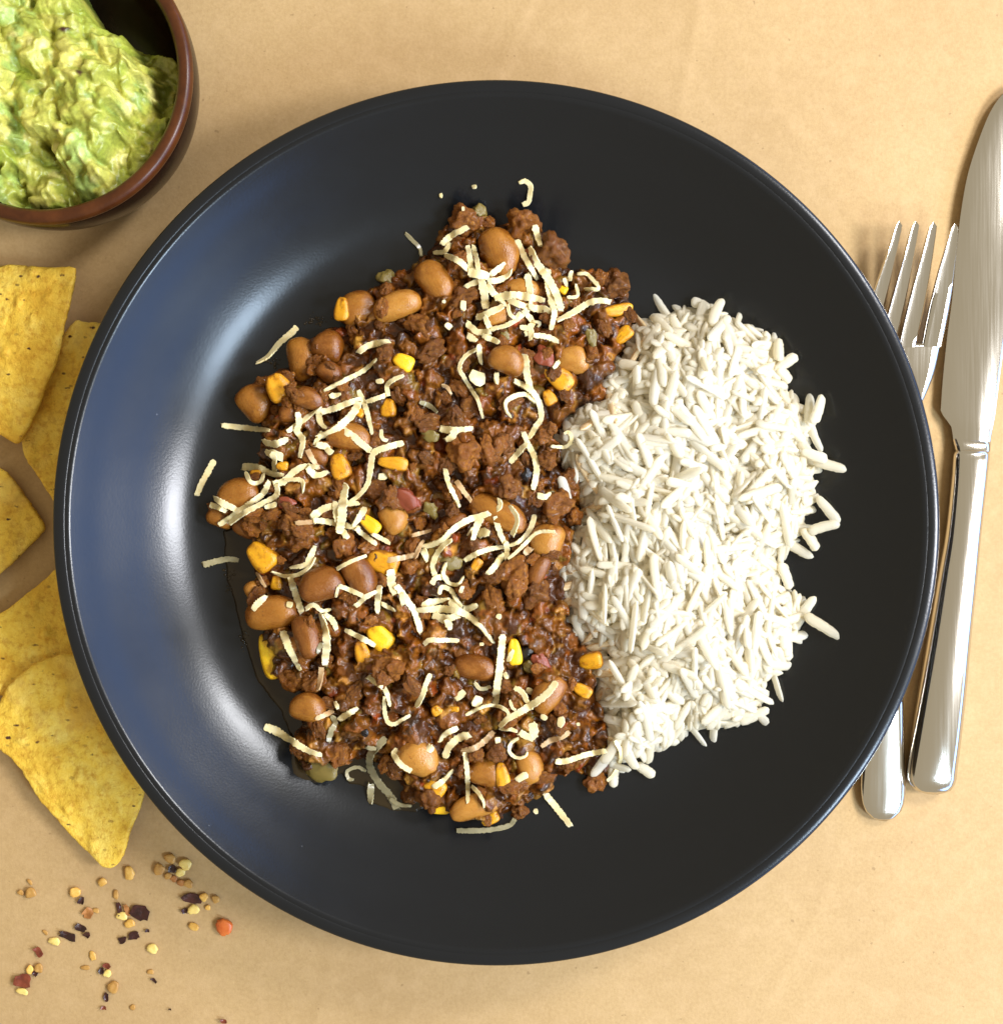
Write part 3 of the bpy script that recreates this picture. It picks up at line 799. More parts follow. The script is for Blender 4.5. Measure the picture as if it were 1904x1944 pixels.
BEANS = [
 (1, 825, 1215, 310, 225, 80, 'bean', 'smooth brown bean standing upright at the upper left edge of the chili'),
 (1, 1210, 870, 270, 230, -15, 'bean', 'golden brown bean with a yellow kernel against its left end'),
 (1, 1470, 850, 340, 195, -18, 'bean_pale', 'pale skinned bean right of the golden bean with the yellow kernel'),
 (1, 1720, 680, 330, 220, 50, 'bean', 'slanting bean with red sauce over its upper end near the top left'),
 (1, 1000, 1130, 225, 215, 20, 'bean_sauced', 'lumpy sauce-coated bean touching the upright brown bean'),
 (1, 500, 1510, 265, 235, 50, 'bean', 'round bean at the left edge beside a blunt corn kernel'),
 (1, 860, 1480, 230, 150, 15, 'bean_sauced', 'dark small bean between the blunt corn kernel and the long cheese shred'),
 (1, 1010, 1310, 190, 150, 40, 'bean_sauced', 'dark wet bean just below the upright brown bean'),
 (1, 1140, 1740, 310, 190, 8, 'bean', 'bean half hidden under the cheese heap at the left'),
 (1, 740, 1580, 150, 140, 0, 'bean_sauced', 'small dark bean between the round left bean and the cheese heap'),
 (2, 800, 490, 360, 255, 65, 'bean', 'large shiny tan bean with a cheese flake on it at the top'),
 (2, 950, 740, 250, 160, 5, 'bean_pale', 'orange bean under the cheese tangle at the top'),
 (2, 800, 920, 210, 140, -10, 'bean_pale', 'bean peeping out below the cheese tangle at the top'),
 (2, 850, 1225, 260, 195, 22, 'bean', 'oval tan bean left of the vertical cheese shred near the rice'),
 (2, 1290, 1220, 255, 205, 10, 'bean_pale', 'pale round-ended bean with a dark speck next to the rice'),
 (3, 390, 640, 310, 215, -12, 'bean', 'bean at the far left edge under crossing cheese shreds'),
 (3, 270, 790, 190, 150, 20, 'bean', 'low bean below the crossing cheese shreds at the far left edge'),
 (3, 450, 850, 190, 170, 30, 'bean_sauced', 'reddish sauced bean below the crossing cheese at the left edge'),
 (3, 960, 1250, 320, 235, -15, 'bean_sauced', 'dark brown bean right of the long plump bean on the left side'),
 (3, 1210, 1190, 310, 210, 60, 'bean_sauced', 'dark wide bean left of the big orange kernel in the middle'),
 (3, 620, 1440, 375, 235, -8, 'bean', 'long plump orange-brown bean with a cheese bit on its left shoulder'),
 (3, 500, 1290, 150, 130, 60, 'bean_pale', 'small pale bean above the long plump bean on the left'),
 (3, 1440, 800, 210, 200, 60, 'bean_pale', 'round pale bean right of the bright cheese pile and yellow kernel'),
 (3, 910, 375, 190, 130, 5, 'bean_sauced', 'shaded bean under cheese shreds on the left half'),
 (3, 850, 1600, 310, 180, 70, 'bean_sauced', 'dark sauced bean right of the long yellow kernel'),
 (3, 990, 1540, 200, 120, 10, 'bean_sauced', 'dark bean behind the hanging cheese strips at lower left'),
 (4, 790, 760, 420, 215, 25, 'bean', 'long glossy bean with white cheese lying over its right end'),
 (4, 1135, 955, 265, 235, -75, 'bean_pale', 'orange-tan bean standing against the rice in the middle'),
 (4, 1070, 1150, 220, 125, -60, 'bean_sauced', 'narrow sauced bean below the orange-tan bean at the rice edge'),
 (4, 640, 1810, 310, 180, 10, 'bean_sauced', 'brown bean left of the bright yellow kernel at lower centre'),
 (4, 510, 820, 170, 120, -20, 'bean_sauced', 'dim bean in sauce left of the long glossy bean'),
 (5, 690, 850, 300, 235, 10, 'bean', 'oval bean at the lower left edge near the juice'),
 (5, 1560, 1250, 345, 285, 20, 'bean_pale', 'big pale bean with a cheese curl on its left at the bottom'),
 (6, 1010, 735, 335, 230, -52, 'bean', 'leaning bean under a thick bright cheese shred at lower right'),
 (6, 520, 1360, 310, 240, 15, 'bean', 'bean with a yellow kernel against its right end at the bottom'),
 (6, 850, 1310, 270, 225, 80, 'bean_pale', 'tan bean beneath a white cheese flake at the bottom right'),
 (6, 420, 1630, 400, 195, -15, 'bean_pale', 'flat speckled bean lying lowest at the bottom edge of the chili')]
CORN = [
 (1, 665, 1400, 210, 185, 60, 'corn', 'blunt golden corn kernel dipped in sauce at the left edge'),
 (1, 1095, 870, 175, 110, 95, 'corn', 'yellow kernel pressed against the end of the golden bean'),
 (1, 1410, 1540, 140, 115, 90, 'corn', 'short orange kernel under the end of a cheese shred left of centre'),
 (1, 1510, 1230, 160, 120, 30, 'corn_bright', 'pale yellow kernel in the upper middle of the chili'),
 (1, 1210, 1570, 90, 70, 30, 'corn', 'tiny bit of corn peeping between shreds of the left heap'),
 (2, 1600, 880, 230, 95, -8, 'corn', 'flat orange kernel at the top right tip of the chili'),
 (2, 1640, 1050, 160, 100, -42, 'corn', 'yellow kernel at the right edge just above the rice'),
 (2, 1200, 1330, 250, 150, 40, 'corn', 'large orange kernel below the pale round-ended bean'),
 (2, 1230, 740, 75, 65, 30, 'corn_bright', 'tiny yellow kernel under thin cheese at the top right'),
 (2, 1140, 1470, 120, 95, 60, 'corn', 'sauced kernel below the large orange kernel by the rice'),
 (3, 1080, 440, 195, 140, 72, 'corn', 'notched yellow kernel left of centre above the pale shreds'),
 (3, 1440, 420, 220, 100, 8, 'corn', 'flat yellow kernel lying right of the long bent cheese shred'),
 (3, 550, 1050, 235, 185, 45, 'corn', 'dark yellow hollow kernel at the left edge above the small pale bean'),
 (3, 650, 1230, 110, 85, 90, 'corn', 'small yellow kernel above the long plump bean'),
 (3, 1280, 830, 190, 100, 40, 'corn_bright', 'bright kernel beside the white cheese pile and round pale bean'),
 (3, 1370, 1090, 245, 175, 22, 'corn', 'big glossy orange kernel in the middle of the chili'),
 (3, 610, 1730, 340, 145, 72, 'corn_bright', 'long yellow kernel standing at the lower left edge'),
 (3, 1350, 1600, 215, 165, 50, 'corn_bright', 'round bright yellow kernel at the tip of a cheese shred'),
 (3, 1230, 1700, 160, 110, 75, 'corn', 'dull kernel tucked below left of the round bright yellow kernel'),
 (3, 690, 440, 90, 70, 0, 'corn', 'bit of corn beside the pale cheese clump at the far left'),
 (3, 510, 490, 90, 60, 10, 'corn', 'bit of corn inside a cheese loop at the far left'),
 (4, 640, 1120, 130, 70, -52, 'corn', 'small orange corn sliver right of centre under cheese'),
 (4, 905, 1700, 195, 100, 85, 'corn_bright', 'vivid yellow kernel touching a long vertical cheese shred'),
 (4, 1420, 1760, 180, 125, -10, 'corn', 'golden kernel poking out from under the lower left of the rice'),
 (6, 640, 1375, 220, 120, 80, 'corn', 'orange-yellow kernel joined to the right end of a bean at the bottom'),
 (6, 105, 1470, 195, 165, 35, 'corn', 'yellow kernel crossed by a cheese stick at the bottom left'),
 (6, 150, 1650, 165, 70, -4, 'corn_bright', 'flat yellow kernel at the lower edge left of the lowest bean'),
 (6, 545, 1720, 160, 100, -30, 'corn', 'square cut kernel at the lower edge right of the lowest bean'),
 (6, 120, 860, 90, 95, 60, 'corn', 'small dull yellow kernel above the big pale bean'),
 (6, 1270, 700, 180, 110, 30, 'corn', 'dark orange kernel half under the rice below the golden one'),
 (6, 260, 850, 90, 50, 0, 'corn', 'thin sliver of corn right of the small dull kernel at the bottom')]
for i, (n, x, y, L, W, a, m, lab) in enumerate(BEANS):
    place_blob('bean', 'bean', i % 9, m, n, x, y, L, W, a, 0.80, 0.44, lab, 'bean', 'beans in the chili')
for i, (n, x, y, L, W, a, m, lab) in enumerate(CORN):
    place_blob('corn_kernel', 'corn', i % 7, m, n, x, y, L * 0.94, W * 0.94, a, 0.75, 0.46, lab, 'corn kernel', 'corn kernels in the chili')

def crumb_mesh(seed, sub=4, rough=1.0):
    bm = bmesh.new(); bmesh.ops.create_icosphere(bm, subdivisions=sub, radius=0.5)
    off = Vector((seed * 5.3, seed * 1.7, 3.0))
    for v in bm.verts:
        q = v.co.copy()
        n = mnoise.fractal(q * 2.1 + off, 0.9, 2.1, 3) * 0.52
        vo = mnoise.voronoi(q * 4.6 + off)[0]
        n += (0.30 - vo[0]) * 0.30 * rough
        n += mnoise.noise(q * 15 + off) * 0.035 * rough
        v.co = q * (1 + n)
    v = np.array([tuple(p.co) for p in bm.verts]); f = [tuple(p.index for p in q.verts) for q in bm.faces]
    bm.free()
    return v, f
CRUMB = [crumb_mesh(s) for s in range(10)]
VEG = [crumb_mesh(s + 30, 3, 0.8) for s in range(6)]
def place_crumb(name, lib, mats, X, Y, size, label, cat, group, flat=0.75, sink=0.28, stretch=1.0, ang=None):
    p = hit(X, Y)
    k = rng.integers(0, len(lib)); v, f = lib[k]
    key = (name, int(k), mats)
    if key not in MESHES: MESHES[key] = mesh_np(name, v * 1000, f, M[mats])
    s = (size * stretch, size, size * flat)
    c = P(X, Y, p[2] + s[2] * (0.5 - sink))
    e = Euler((rng.normal(0, .2), rng.normal(0, .2), rng.uniform(0, 6.28) if ang is None else -R(ang)))
    o = link(name, MESHES[key], tuple(c * MM)); o.rotation_euler = e; o.scale = tuple(q * MM for q in s)
    tag(o, label, cat, group)
    stamp(xform(v, s, e.to_matrix(), c))
# vegetable and tomato bits that can be told apart
for (n, x, y, L, st, a, m, lab) in [
    (2, 1430, 1060, 70, 2.1, 80, 'pepper', 'olive green strip of soft pepper near the top right of the chili'),
    (4, 1030, 1810, 90, 1.6, 30, 'pepper', 'yellow-green pepper dice below the vivid yellow kernel'),
    (3, 1700, 740, 90, 1.2, 60, 'pepper', 'translucent celery dice right of the round pale bean'),
    (4, 470, 1090, 110, 1.3, 10, 'pepper', 'olive pepper dice under the cheese loop right of centre'),
    (2, 840, 1050, 65, 1.3, 80, 'pepper', 'yellowish pepper bit below the top cheese tangle'),
    (3, 1690, 230, 90, 1.3, 20, 'pepper', 'dull olive pepper piece in dark sauce left of the short cheese cross'),
    (5, 780, 1320, 200, 1.4, 10, 'pepper', 'ragged olive pepper flap at the lower left tip of the chili'),
    (2, 670, 205, 100, 1.0, 40, 'pepper', 'green-brown pepper scrap at the topmost tip of the chili'),
    (1, 1400, 650, 120, 1.1, 60, 'pepper', 'olive onion piece left of the slanting red-sauced bean'),
    (4, 1170, 640, 50, 1.5, 70, 'pepper', 'tiny green herb scrap on mince beside the rice'),
    (2, 1100, 1190, 130, 1.2, 80, 'tomato', 'dusky red tomato piece between two beans near the rice'),
    (4, 170, 670, 150, 1.3, 30, 'tomato', 'red tomato chunk in the mince left of the long glossy bean'),
    (3, 720, 690, 90, 1.4, 10, 'tomato', 'bright red tomato scrap beside the far left cheese shreds'),
    (6, 950, 470, 110, 1.8, 55, 'tomato', 'streaky red-brown onion sliver right of the vivid yellow kernel'),
    (4, 990, 1700, 90, 1.0, 0, 'char', 'black bean skin right of the vivid yellow kernel'),
    (5, 1140, 1040, 60, 1.0, 0, 'char', 'black speck of bean skin at the lower left'),
    (4, 985, 500, 70, 1.4, 100, 'char', 'black bean skin under a cheese shred by the rice')]:
    X, Y = C(n, x, y)
    nm = {'pepper': 'pepper_piece', 'tomato': 'tomato_piece', 'char': 'bean_skin'}[m]
    place_crumb(nm, VEG, m, X, Y, clen(n, L, 18), lab, nm.replace('_', ' '), nm.replace('_', ' ') + 's in the chili', 0.5, 0.42, st, a)
# mince crumbs: those the photo shows clearly, then more of them over the surface
for (n, x, y, L, lab) in [
    (4, 1285, 530, 150, 'dark mince crumb standing up against the rice'),
    (4, 1200, 690, 190, 'knobbly mince crumb below the one against the rice'),
    (4, 1310, 780, 120, 'mince crumb jutting into the rice above the orange-tan bean'),
    (4, 560, 340, 230, 'large nubbly mince crumb right of the short cheese cross'),
    (4, 735, 370, 130, 'mince crumb right of the large nubbly one'),
    (4, 845, 290, 130, 'rounded mince crumb left of the forked cheese shred'),
    (4, 870, 590, 150, 'pale brown mince crumb above the long glossy bean'),
    (2, 1590, 700, 190, 'mince crumb at the top right tip of the chili'),
    (2, 960, 300, 220, 'mince crumb at the top edge under a short shred'),
    (2, 1160, 480, 230, 'broad mince piece at the top right edge of the chili'),
    (2, 560, 270, 200, 'mince lump at the top left edge of the chili'),
    (2, 1100, 1720, 130, 'reddish mince crumb at the rice edge below the cheese fork'),
    (4, 1120, 400, 130, 'mince crumb on the edge of the rice left of the mound'),
    (4, 890, 1180, 220, 'broad mince crumb below the crossed cheese right of centre'),
    (4, 1040, 1300, 200, 'brown mince crumb along the lower rice edge'),
    (3, 500, 830, 170, 'mince on the reddish bean at the left edge'),
    (3, 740, 830, 150, 'mince crumb below the far left cheese shreds'),
    (3, 1570, 1130, 160, 'mince crumb right of the big glossy orange kernel'),
    (5, 1290, 540, 220, 'mince crumb below the round bright yellow kernel'),
    (5, 560, 620, 200, 'mince lump below the long yellow kernel'),
    (6, 600, 1190, 150, 'mince crumb on the bean with the kernel at the bottom'),
    (6, 1370, 1420, 180, 'mince lump at the bottom between chili and rice tip'),
    (6, 780, 1660, 130, 'mince crumb at the lower right edge of the chili'),
    (6, 60, 1560, 200, 'mince lump below the yellow kernel at the bottom left')]:
    X, Y = C(n, x, y)
    place_crumb('mince_crumb', CRUMB, 'meat', X, Y, clen(n, L, 18), lab, 'mince crumb', 'mince crumbs in the chili')
chili_d = np.array(chili_xy)
occupied = [(C(b[0], b[1], b[2]), clen(b[0], b[3], 15) * 6 * 0.5) for b in BEANS + CORN]
cnt = 0
for _ in range(4000):
    if cnt >= 80: break
    X, Y = rng.uniform(400, 1200), rng.uniform(395, 1560)
    p = P(X, Y, 14)
    if polydist(np.array([p[0]]), np.array([p[1]]), chili_xy)[0] < 3.0: continue
    if polydist(np.array([p[0]]), np.array([p[1]]), rice_xy)[0] > -2.0: continue
    if any(math.hypot(X - q[0], Y - q[1]) < r + 8 for q, r in occupied): continue
    s = rng.uniform(3.2, 6.4)
    occupied.append(((X, Y), s * 3.2)); cnt += 1
    place_crumb('mince_crumb', CRUMB, 'meat', X, Y, s, zone_chili(X, Y), 'mince crumb', 'mince crumbs in the chili', rng.uniform(0.55, 0.85), 0.5, rng.uniform(1.0, 1.8))

# bits of mince and sauce that cling round the beans and kernels
for b in BEANS + CORN:
    if b in CORN and b[3] < 200: continue
    for _ in range(2 if b in BEANS else 1):
        a = rng.uniform(0, 6.28); t = R(b[5])
        u, w = 0.60 * b[3] * math.cos(a), 0.62 * b[4] * math.sin(a)
        X, Y = C(b[0], b[1] + u * math.cos(t) - w * math.sin(t), b[2] + u * math.sin(t) + w * math.cos(t))
        p = P(X, Y, 14)
        if polydist(np.array([p[0]]), np.array([p[1]]), chili_xy)[0] < 1.5: continue
        place_crumb('mince_crumb', CRUMB, 'meat', X, Y, rng.uniform(2.4, 4.6), 'mince crumb clinging to the ' + ' '.join(b[-1].split()[:11]), 'mince crumb', 'mince crumbs in the chili', rng.uniform(0.5, 0.8), 0.45, rng.uniform(1.1, 1.7))

# ------------------------------------------------------------------ grated cheese: every shred lies on what is under it
def shred(n, pts, w, label, mat='cheese', group='grated cheese shreds on the chili', thick=0.55):
    D = np.array([C(n, *p) for p in pts])
    length = np.linalg.norm(np.diff(D, axis=0), axis=1).sum()
    m = int(np.clip(length / 2.2, 9, 72))
    D = catmull(D, m)
    W = clen(n, w, 20) * 1.02
    base = np.array([hit(X, Y) for X, Y in D])
    z = base[:, 2].copy()
    zz = np.maximum(z, np.pad(z, 1, mode='edge')[:-2]); zz = np.maximum(zz, np.pad(z, 1, mode='edge')[2:])
    for _ in range(4):
        q = np.pad(zz, 1, mode='edge'); zz = (q[:-2] + 2 * q[1:-1] + q[2:]) / 4
    zz = np.maximum(zz, z - 0.6) + thick * 0.5
    for _ in range(2):
        q = np.pad(zz, 1, mode='edge'); zz = (q[:-2] + 2 * q[1:-1] + q[2:]) / 4
    path = np.array([P(X, Y, h) for (X, Y), h in zip(D, zz)])
    tan = np.gradient(path, axis=0); tan /= np.linalg.norm(tan, axis=1)[:, None] + 1e-9
    secs = []
    tw = rng.normal(0, 0.25); tw1 = rng.normal(0, 1.0)
    ph = rng.uniform(0, 6.28); tq, tp = rng.uniform(0, .5), rng.uniform(0, .3)
    for i in range(m):
        t = i / (m - 1)
        s = np.cross((0, 0, 1), tan[i]); s /= np.linalg.norm(s) + 1e-9
        u = np.cross(tan[i], s)
        a = tw + tw1 * (t - 0.5)
        s, u = s * math.cos(a) + u * math.sin(a), u * math.cos(a) - s * math.sin(a)
        endf = 1.0 if 1 < i < m - 2 else (rng.uniform(0.75, 1.0) if 0 < i < m - 1 else rng.uniform(0.5, 0.95))
        taper = 1 - tq * t ** 2 - tp * (1 - t) ** 2
        wl = W * 0.5 * taper * (1 + rng.normal(0, 0.10) + 0.13 * math.sin(ph + 3 * t)) * endf
        wr = W * 0.5 * taper * (1 + rng.normal(0, 0.10) + 0.13 * math.sin(ph + 2 + 4 * t)) * endf
        h = thick * 0.5 * (1 + rng.normal(0, 0.05)) * (1.0 if 0 < i < m - 1 else 0.8)
        sk = (rng.uniform(-.3, .3) * W) * tan[i] if i in (0, m - 1) else 0
        c = path[i]
        ring = [c - s * wl - u * h * .55 - sk, c - s * wl * 0.93 - u * h, c + s * wr * 0.93 - u * h, c + s * wr - u * h * .55 + sk,
                c + s * wr + u * h * .55 + sk, c + s * wr * 0.93 + u * h, c - s * wl * 0.93 + u * h, c - s * wl + u * h * .55 - sk]
        secs.append(np.array(ring))
    v, f = loft(secs)
    o = build('cheese_shred', v, f, M[mat], None, True, 38)
    tag(o, label, 'cheese shred', group)
    stamp(np.vstack([path + (0, 0, thick * .5)] + [s_[4:] for s_ in secs]))
    return o
def flake(n, x, y, w, h, ang, label, mat='cheese', thick=0.9):
    X, Y = C(n, x, y); p = hit(X, Y)
    W, H = clen(n, w, 20) / 2, clen(n, h, 20) / 2
    c = P(X, Y, p[2] + thick * 0.6)
    rots = -R(ang); m = 9
    ring = []
    for i in range(m):
        a = 2 * math.pi * i / m; q = rng.uniform(0.78, 1.12)
        lx, ly = W * q * math.copysign(abs(math.cos(a)) ** .7, math.cos(a)), H * q * math.copysign(abs(math.sin(a)) ** .7, math.sin(a))
        ring.append((lx * math.cos(rots) - ly * math.sin(rots), lx * math.sin(rots) + ly * math.cos(rots)))
    ring = np.array(ring)
    tx, ty = rng.normal(0, .15), rng.normal(0, .15)
    def lay(s, z): return np.array([(c[0] + q[0] * s, c[1] + q[1] * s, c[2] + z + q[0] * tx + q[1] * ty) for q in ring])
    v, f = loft([lay(.85, -thick / 2), lay(1, -thick * .3), lay(1, thick * .3), lay(.82, thick / 2)])
    o = build('cheese_crumb', v, f, M[mat], None, True, 38)
    tag(o, label, 'cheese crumb', 'crumbs of grated cheese')
    stamp(v)
TOP = 'shred in the cheese tangle at the top of the chili'
LEFT = 'shred in the long cheese heap at the upper left of the chili'
FAR = 'shred in the cheese crossing at the far left edge of the chili'
PILE = 'shred in the bright cheese pile left of the middle'
NEST = 'shred in the cheese nest in the lower middle of the chili'
KNOT = 'shred in the cheese knot right of the middle near the rice'
LOW = 'shred in the cheese tangle at the lower right of the chili'
S_ = 'cheese_sauced'; W_ = 'cheese_wet'
SHREDS = [
 # lower layers first, single ones
 (1, [(1525, 355), (1580, 410), (1620, 460), (1630, 510)], 30, 'grey wet shred sticking out at the upper left edge of the chili', W_),
 (3, [(155, 1110), (240, 1085), (320, 1070), (395, 1080)], 45, 'greenish wet shred lying in the juice at the left edge', W_),
 (5, [(1190, 1440), (1185, 1600)], 60, 'short grey shred pointing straight down in the juice at the bottom', W_),
 (5, [(1310, 1080), (1240, 1150), (1180, 1230), (1190, 1330), (1260, 1450), (1340, 1540), (1390, 1640)], 70, 'long soaked shred sweeping down through the juice at lower left', W_),
 (5, [(1150, 1340), (1080, 1310), (1000, 1340), (1010, 1400), (1050, 1410)], 30, 'grey hook-shaped shred curled in the juice', W_),
 (5, [(1340, 1560), (1420, 1605), (1510, 1615)], 40, 'faint grey shred under the bottom edge of the chili by the juice', W_),
 (6, [(280, 1810), (420, 1810), (580, 1800), (700, 1770), (740, 1720)], 50, 'grey-green curved shred on the bowl below the lowest bean', W_),
 (5, [(890, 860), (820, 900), (750, 930)], 40, 'dull shred half sunk beside the oval bean at lower left', S_),
 (5, [(880, 900), (910, 960), (870, 1030), (850, 1110)], 50, 'wet bent shred below the oval bean at lower left', W_),
 (3, [(780, 825), (900, 820)], 35, 'greyish short shred in the mince below the far left crossing', S_),
 (3, [(1570, 910), (1700, 875)], 35, 'greyish straight shred above the big glossy orange kernel', S_),
 (1, [(1620, 1500), (1690, 1530), (1740, 1570)], 40, 'greyish shred in the sauce right of the short orange kernel', W_),
 (2, [(410, 1385), (445, 1400), (475, 1450)], 28, 'small greyish arc of onion-like cheese left of centre', S_),
 (4, [(970, 1040), (990, 1020), (1020, 1000)], 60, 'whitish translucent shred beside the orange-tan bean', S_),
 # singles
 (1, [(515, 1235), (590, 1190), (660, 1110), (740, 1040), (790, 990)], 50, 'straight shred leaning off the chili beside the upright bean'),
 (1, [(1205, 1165), (1250, 1130), (1330, 1105), (1415, 1090)], 50, 'short slightly bent shred alone below the pale skinned bean'),
 (1, [(970, 1425), (1100, 1360), (1240, 1290), (1330, 1210)], 38, 'long thin shred running up to the right above the left heap'),
 (1, [(280, 1660), (440, 1675), (605, 1695)], 50, 'straight level shred reaching from the chili out over the left of the bowl'),
 (1, [(1010, 1465), (1085, 1445)], 40, 'stub of cheese just under the long thin shred'),
 (3, [(110, 640), (150, 540), (230, 400)], 45, 'lone shred lying on bare bowl at the far left'),
 (1, [(1205, 1420), (1250, 1530), (1280, 1640), (1300, 1720)], 40, 'shred hanging down at the right end of the left heap'),
 (1, [(1260, 1500), (1400, 1450)], 35, 'shred bridging from the left heap to the short orange kernel'),
 (1, [(1410, 1460), (1400, 1390), (1440, 1350), (1515, 1320)], 36, 'kinked shred on top of the short orange kernel'),
 (1, [(1360, 1690), (1365, 1740), (1405, 1765)], 28, 'tiny hooked shred above the long bent shred'),
 (2, [(400, 1680), (500, 1690), (620, 1680)], 52, 'level bar of the short cheese cross in the middle'),
 (2, [(500, 1690), (480, 1740), (440, 1760)], 50, 'lower leg of the short cheese cross in the middle'),
 (2, [(1040, 300), (1060, 370), (1080, 440)], 45, 'short stubby shred on the mince at the top edge'),
 (2, [(410, 430), (480, 370), (590, 315)], 50, 'straight shred slanting across the mince at the top left'),
 (2, [(355, 490), (430, 480), (465, 420)], 35, 'frayed bent shred below the slanting one at the top left'),
 (2, [(1330, 630), (1390, 630), (1440, 680), (1470, 730), (1380, 735)], 30, 'thin looped shred on mince at the top right tip'),
 (2, [(1240, 660), (1260, 720)], 32, 'small upright shred left of the thin loop at the top right'),
 (2, [(1320, 700), (1330, 780), (1260, 790)], 26, 'thin angled shred below the loop at the top right'),
 (2, [(1290, 610), (1280, 680)], 30, 'pale stub left of the thin loop at the top right'),
 (2, [(1190, 950), (1290, 900), (1400, 830), (1480, 810), (1555, 820)], 44, 'long curved shred pointing right from the top tangle'),
 (2, [(660, 1110), (670, 1180), (680, 1245)], 40, 'short upright shred left of the oval tan bean'),
 (2, [(650, 1140), (570, 1190), (530, 1270), (570, 1350), (620, 1430), (660, 1500), (690, 1610)], 32, 'long thin S-shaped shred left of the oval tan bean'),
 (2, [(780, 1300), (785, 1380)], 35, 'tiny upright shred right of the cream flake'),
 (2, [(1165, 1270), (1210, 1225)], 36, 'pointed bit of cheese between the pale bean and the orange kernel'),
 (2, [(975, 1180), (985, 1270), (1000, 1370), (1010, 1430)], 56, 'thick vertical shred right of the oval tan bean'),
 (2, [(1040, 1500), (980, 1450), (900, 1460), (845, 1500), (850, 1560), (880, 1600)], 40, 'shred curled like a hook over dark mince near the rice'),
 (2, [(900, 1355), (970, 1390), (1040, 1450), (1075, 1530), (1085, 1620)], 50, 'bent shred crossing above the hooked one near the rice'),
 (2, [(1090, 1610), (1040, 1680), (1000, 1750)], 50, 'upper arm of the cheese fork at the rice edge'),
 (4, [(965, 210), (1000, 300), (1040, 390), (1050, 480), (1030, 600)], 45, 'long stem of the cheese fork at the rice edge'),
 (4, [(990, 280), (930, 350), (875, 420)], 45, 'left arm of the cheese fork at the rice edge'),
 (4, [(1060, 640), (1110, 645), (1150, 620)], 45, 'white shred tip on the knobbly mince beside the rice'),
 (4, [(435, 460), (460, 560), (500, 650), (530, 720)], 40, 'thin slanting shred in the mince right of the tomato chunk'),
 (4, [(510, 540), (560, 610), (610, 680)], 40, 'pinkish shred at the upper end of the long glossy bean', S_),
 (3, [(1510, 280), (1400, 310), (1310, 350), (1290, 450), (1270, 560), (1210, 640), (1140, 690)], 44, 'long bent shred dropping from centre to the bright pile'),
 (3, [(860, 330), (900, 400), (940, 460)], 40, 'dull shred below the left heap beside the shaded bean', S_),
 (3, [(910, 980), (880, 1050), (850, 1110), (740, 1130)], 50, 'wide bent shred above the dark brown bean on the left'),
 (3, [(615, 1155), (700, 1185), (790, 1180), (870, 1130), (915, 1060)], 30, 'thin bowed shred under the wide bent one on the left'),
 (3, [(740, 1190), (780, 1300), (825, 1430)], 48, 'straight shred between the long plump bean and the dark brown bean'),
 (3, [(490, 1415), (530, 1370), (580, 1320)], 50, 'shred lying on the shoulder of the long plump bean'),
 (3, [(515, 1160), (550, 1220), (580, 1260)], 28, 'thin stray shred above the small pale bean', S_),
 (3, [(1060, 1140), (1150, 1090), (1260, 1045)], 26, 'needle-thin shred touching the big glossy orange kernel'),
 (3, [(1400, 1080), (1500, 1060), (1590, 1040)], 36, 'shred lying over the big glossy orange kernel', S_),
 (3, [(1430, 1140), (1430, 1230), (1450, 1310)], 72, 'broad white lump of cheese below the big glossy orange kernel'),
 (3, [(1460, 1250), (1530, 1350), (1590, 1440), (1630, 1570)], 50, 'long shred running down from the broad white lump'),
 (3, [(1500, 1300), (1510, 1380)], 40, 'stub beside the broad white lump of cheese'),
 (3, [(1070, 1250), (1150, 1280), (1250, 1330)], 42, 'upper slanting shred of the small cheese cross below the wide dark bean'),
 (3, [(1065, 1260), (1055, 1330)], 22, 'thread hanging from the small cheese cross'),
 (3, [(1185, 1390), (1260, 1330), (1330, 1290)], 42, 'lower slanting shred of the small cheese cross'),
 (3, [(1350, 1250), (1340, 1350), (1335, 1440)], 50, 'upright white shred of the small cheese cross'),
 (3, [(1360, 1370), (1455, 1420)], 32, 'short shred at the right foot of the small cheese cross'),
 (3, [(850, 1410), (900, 1380), (960, 1420), (1020, 1410)], 35, 'wavy shred on top of the hanging cheese strips at lower left'),
 (3, [(950, 1440), (980, 1550), (990, 1650), (980, 1790)], 56, 'wide hanging cheese strip right of the dark sauced bean'),
 (3, [(980, 1440), (1030, 1490), (1055, 1550)], 48, 'short strip branching right from the hanging cheese'),
 (3, [(925, 1710), (960, 1640)], 36, 'dull stub left of the hanging cheese strip', W_),
 (5, [(800, 520), (790, 600), (770, 700)], 50, 'stained lower end below the hanging cheese strip', S_),
 (3, [(690, 1560), (740, 1680), (815, 1825)], 50, 'straight shred right of the long yellow kernel'),
 (3, [(1115, 1550), (1210, 1600), (1320, 1660)], 42, 'shred pointing into the round bright yellow kernel'),
 (3, [(1650, 1650), (1690, 1620), (1780, 1620), (1890, 1625)], 38, 'level kinked shred below the cheese nest'),
 (5, [(345, 990), (450, 1030), (580, 1110), (700, 1180), (800, 1215)], 60, 'long shred reaching out over the bowl at the lower left'),
 (5, [(935, 940), (1000, 890), (1085, 840)], 56, 'short square-cut shred right of the oval bean at lower left'),
 (5, [(905, 790), (930, 850)], 34, 'tiny shred just above the square-cut one at lower left'),
 (5, [(1165, 590), (1230, 640), (1300, 700), (1340, 830)], 48, 'upper shred of the hooked pair in the lower middle'),
 (5, [(1295, 750), (1295, 860), (1320, 950), (1370, 970), (1440, 930), (1500, 895)], 38, 'fish-hook shaped shred in the lower middle'),
 (5, [(1660, 570), (1620, 660), (1590, 750), (1545, 835)], 44, 'straight shred slanting left of the brown bean at lower centre'),
 (5, [(1150, 1155), (1230, 1165)], 42, 'stub at the head of the soaked sweeping shred', W_),
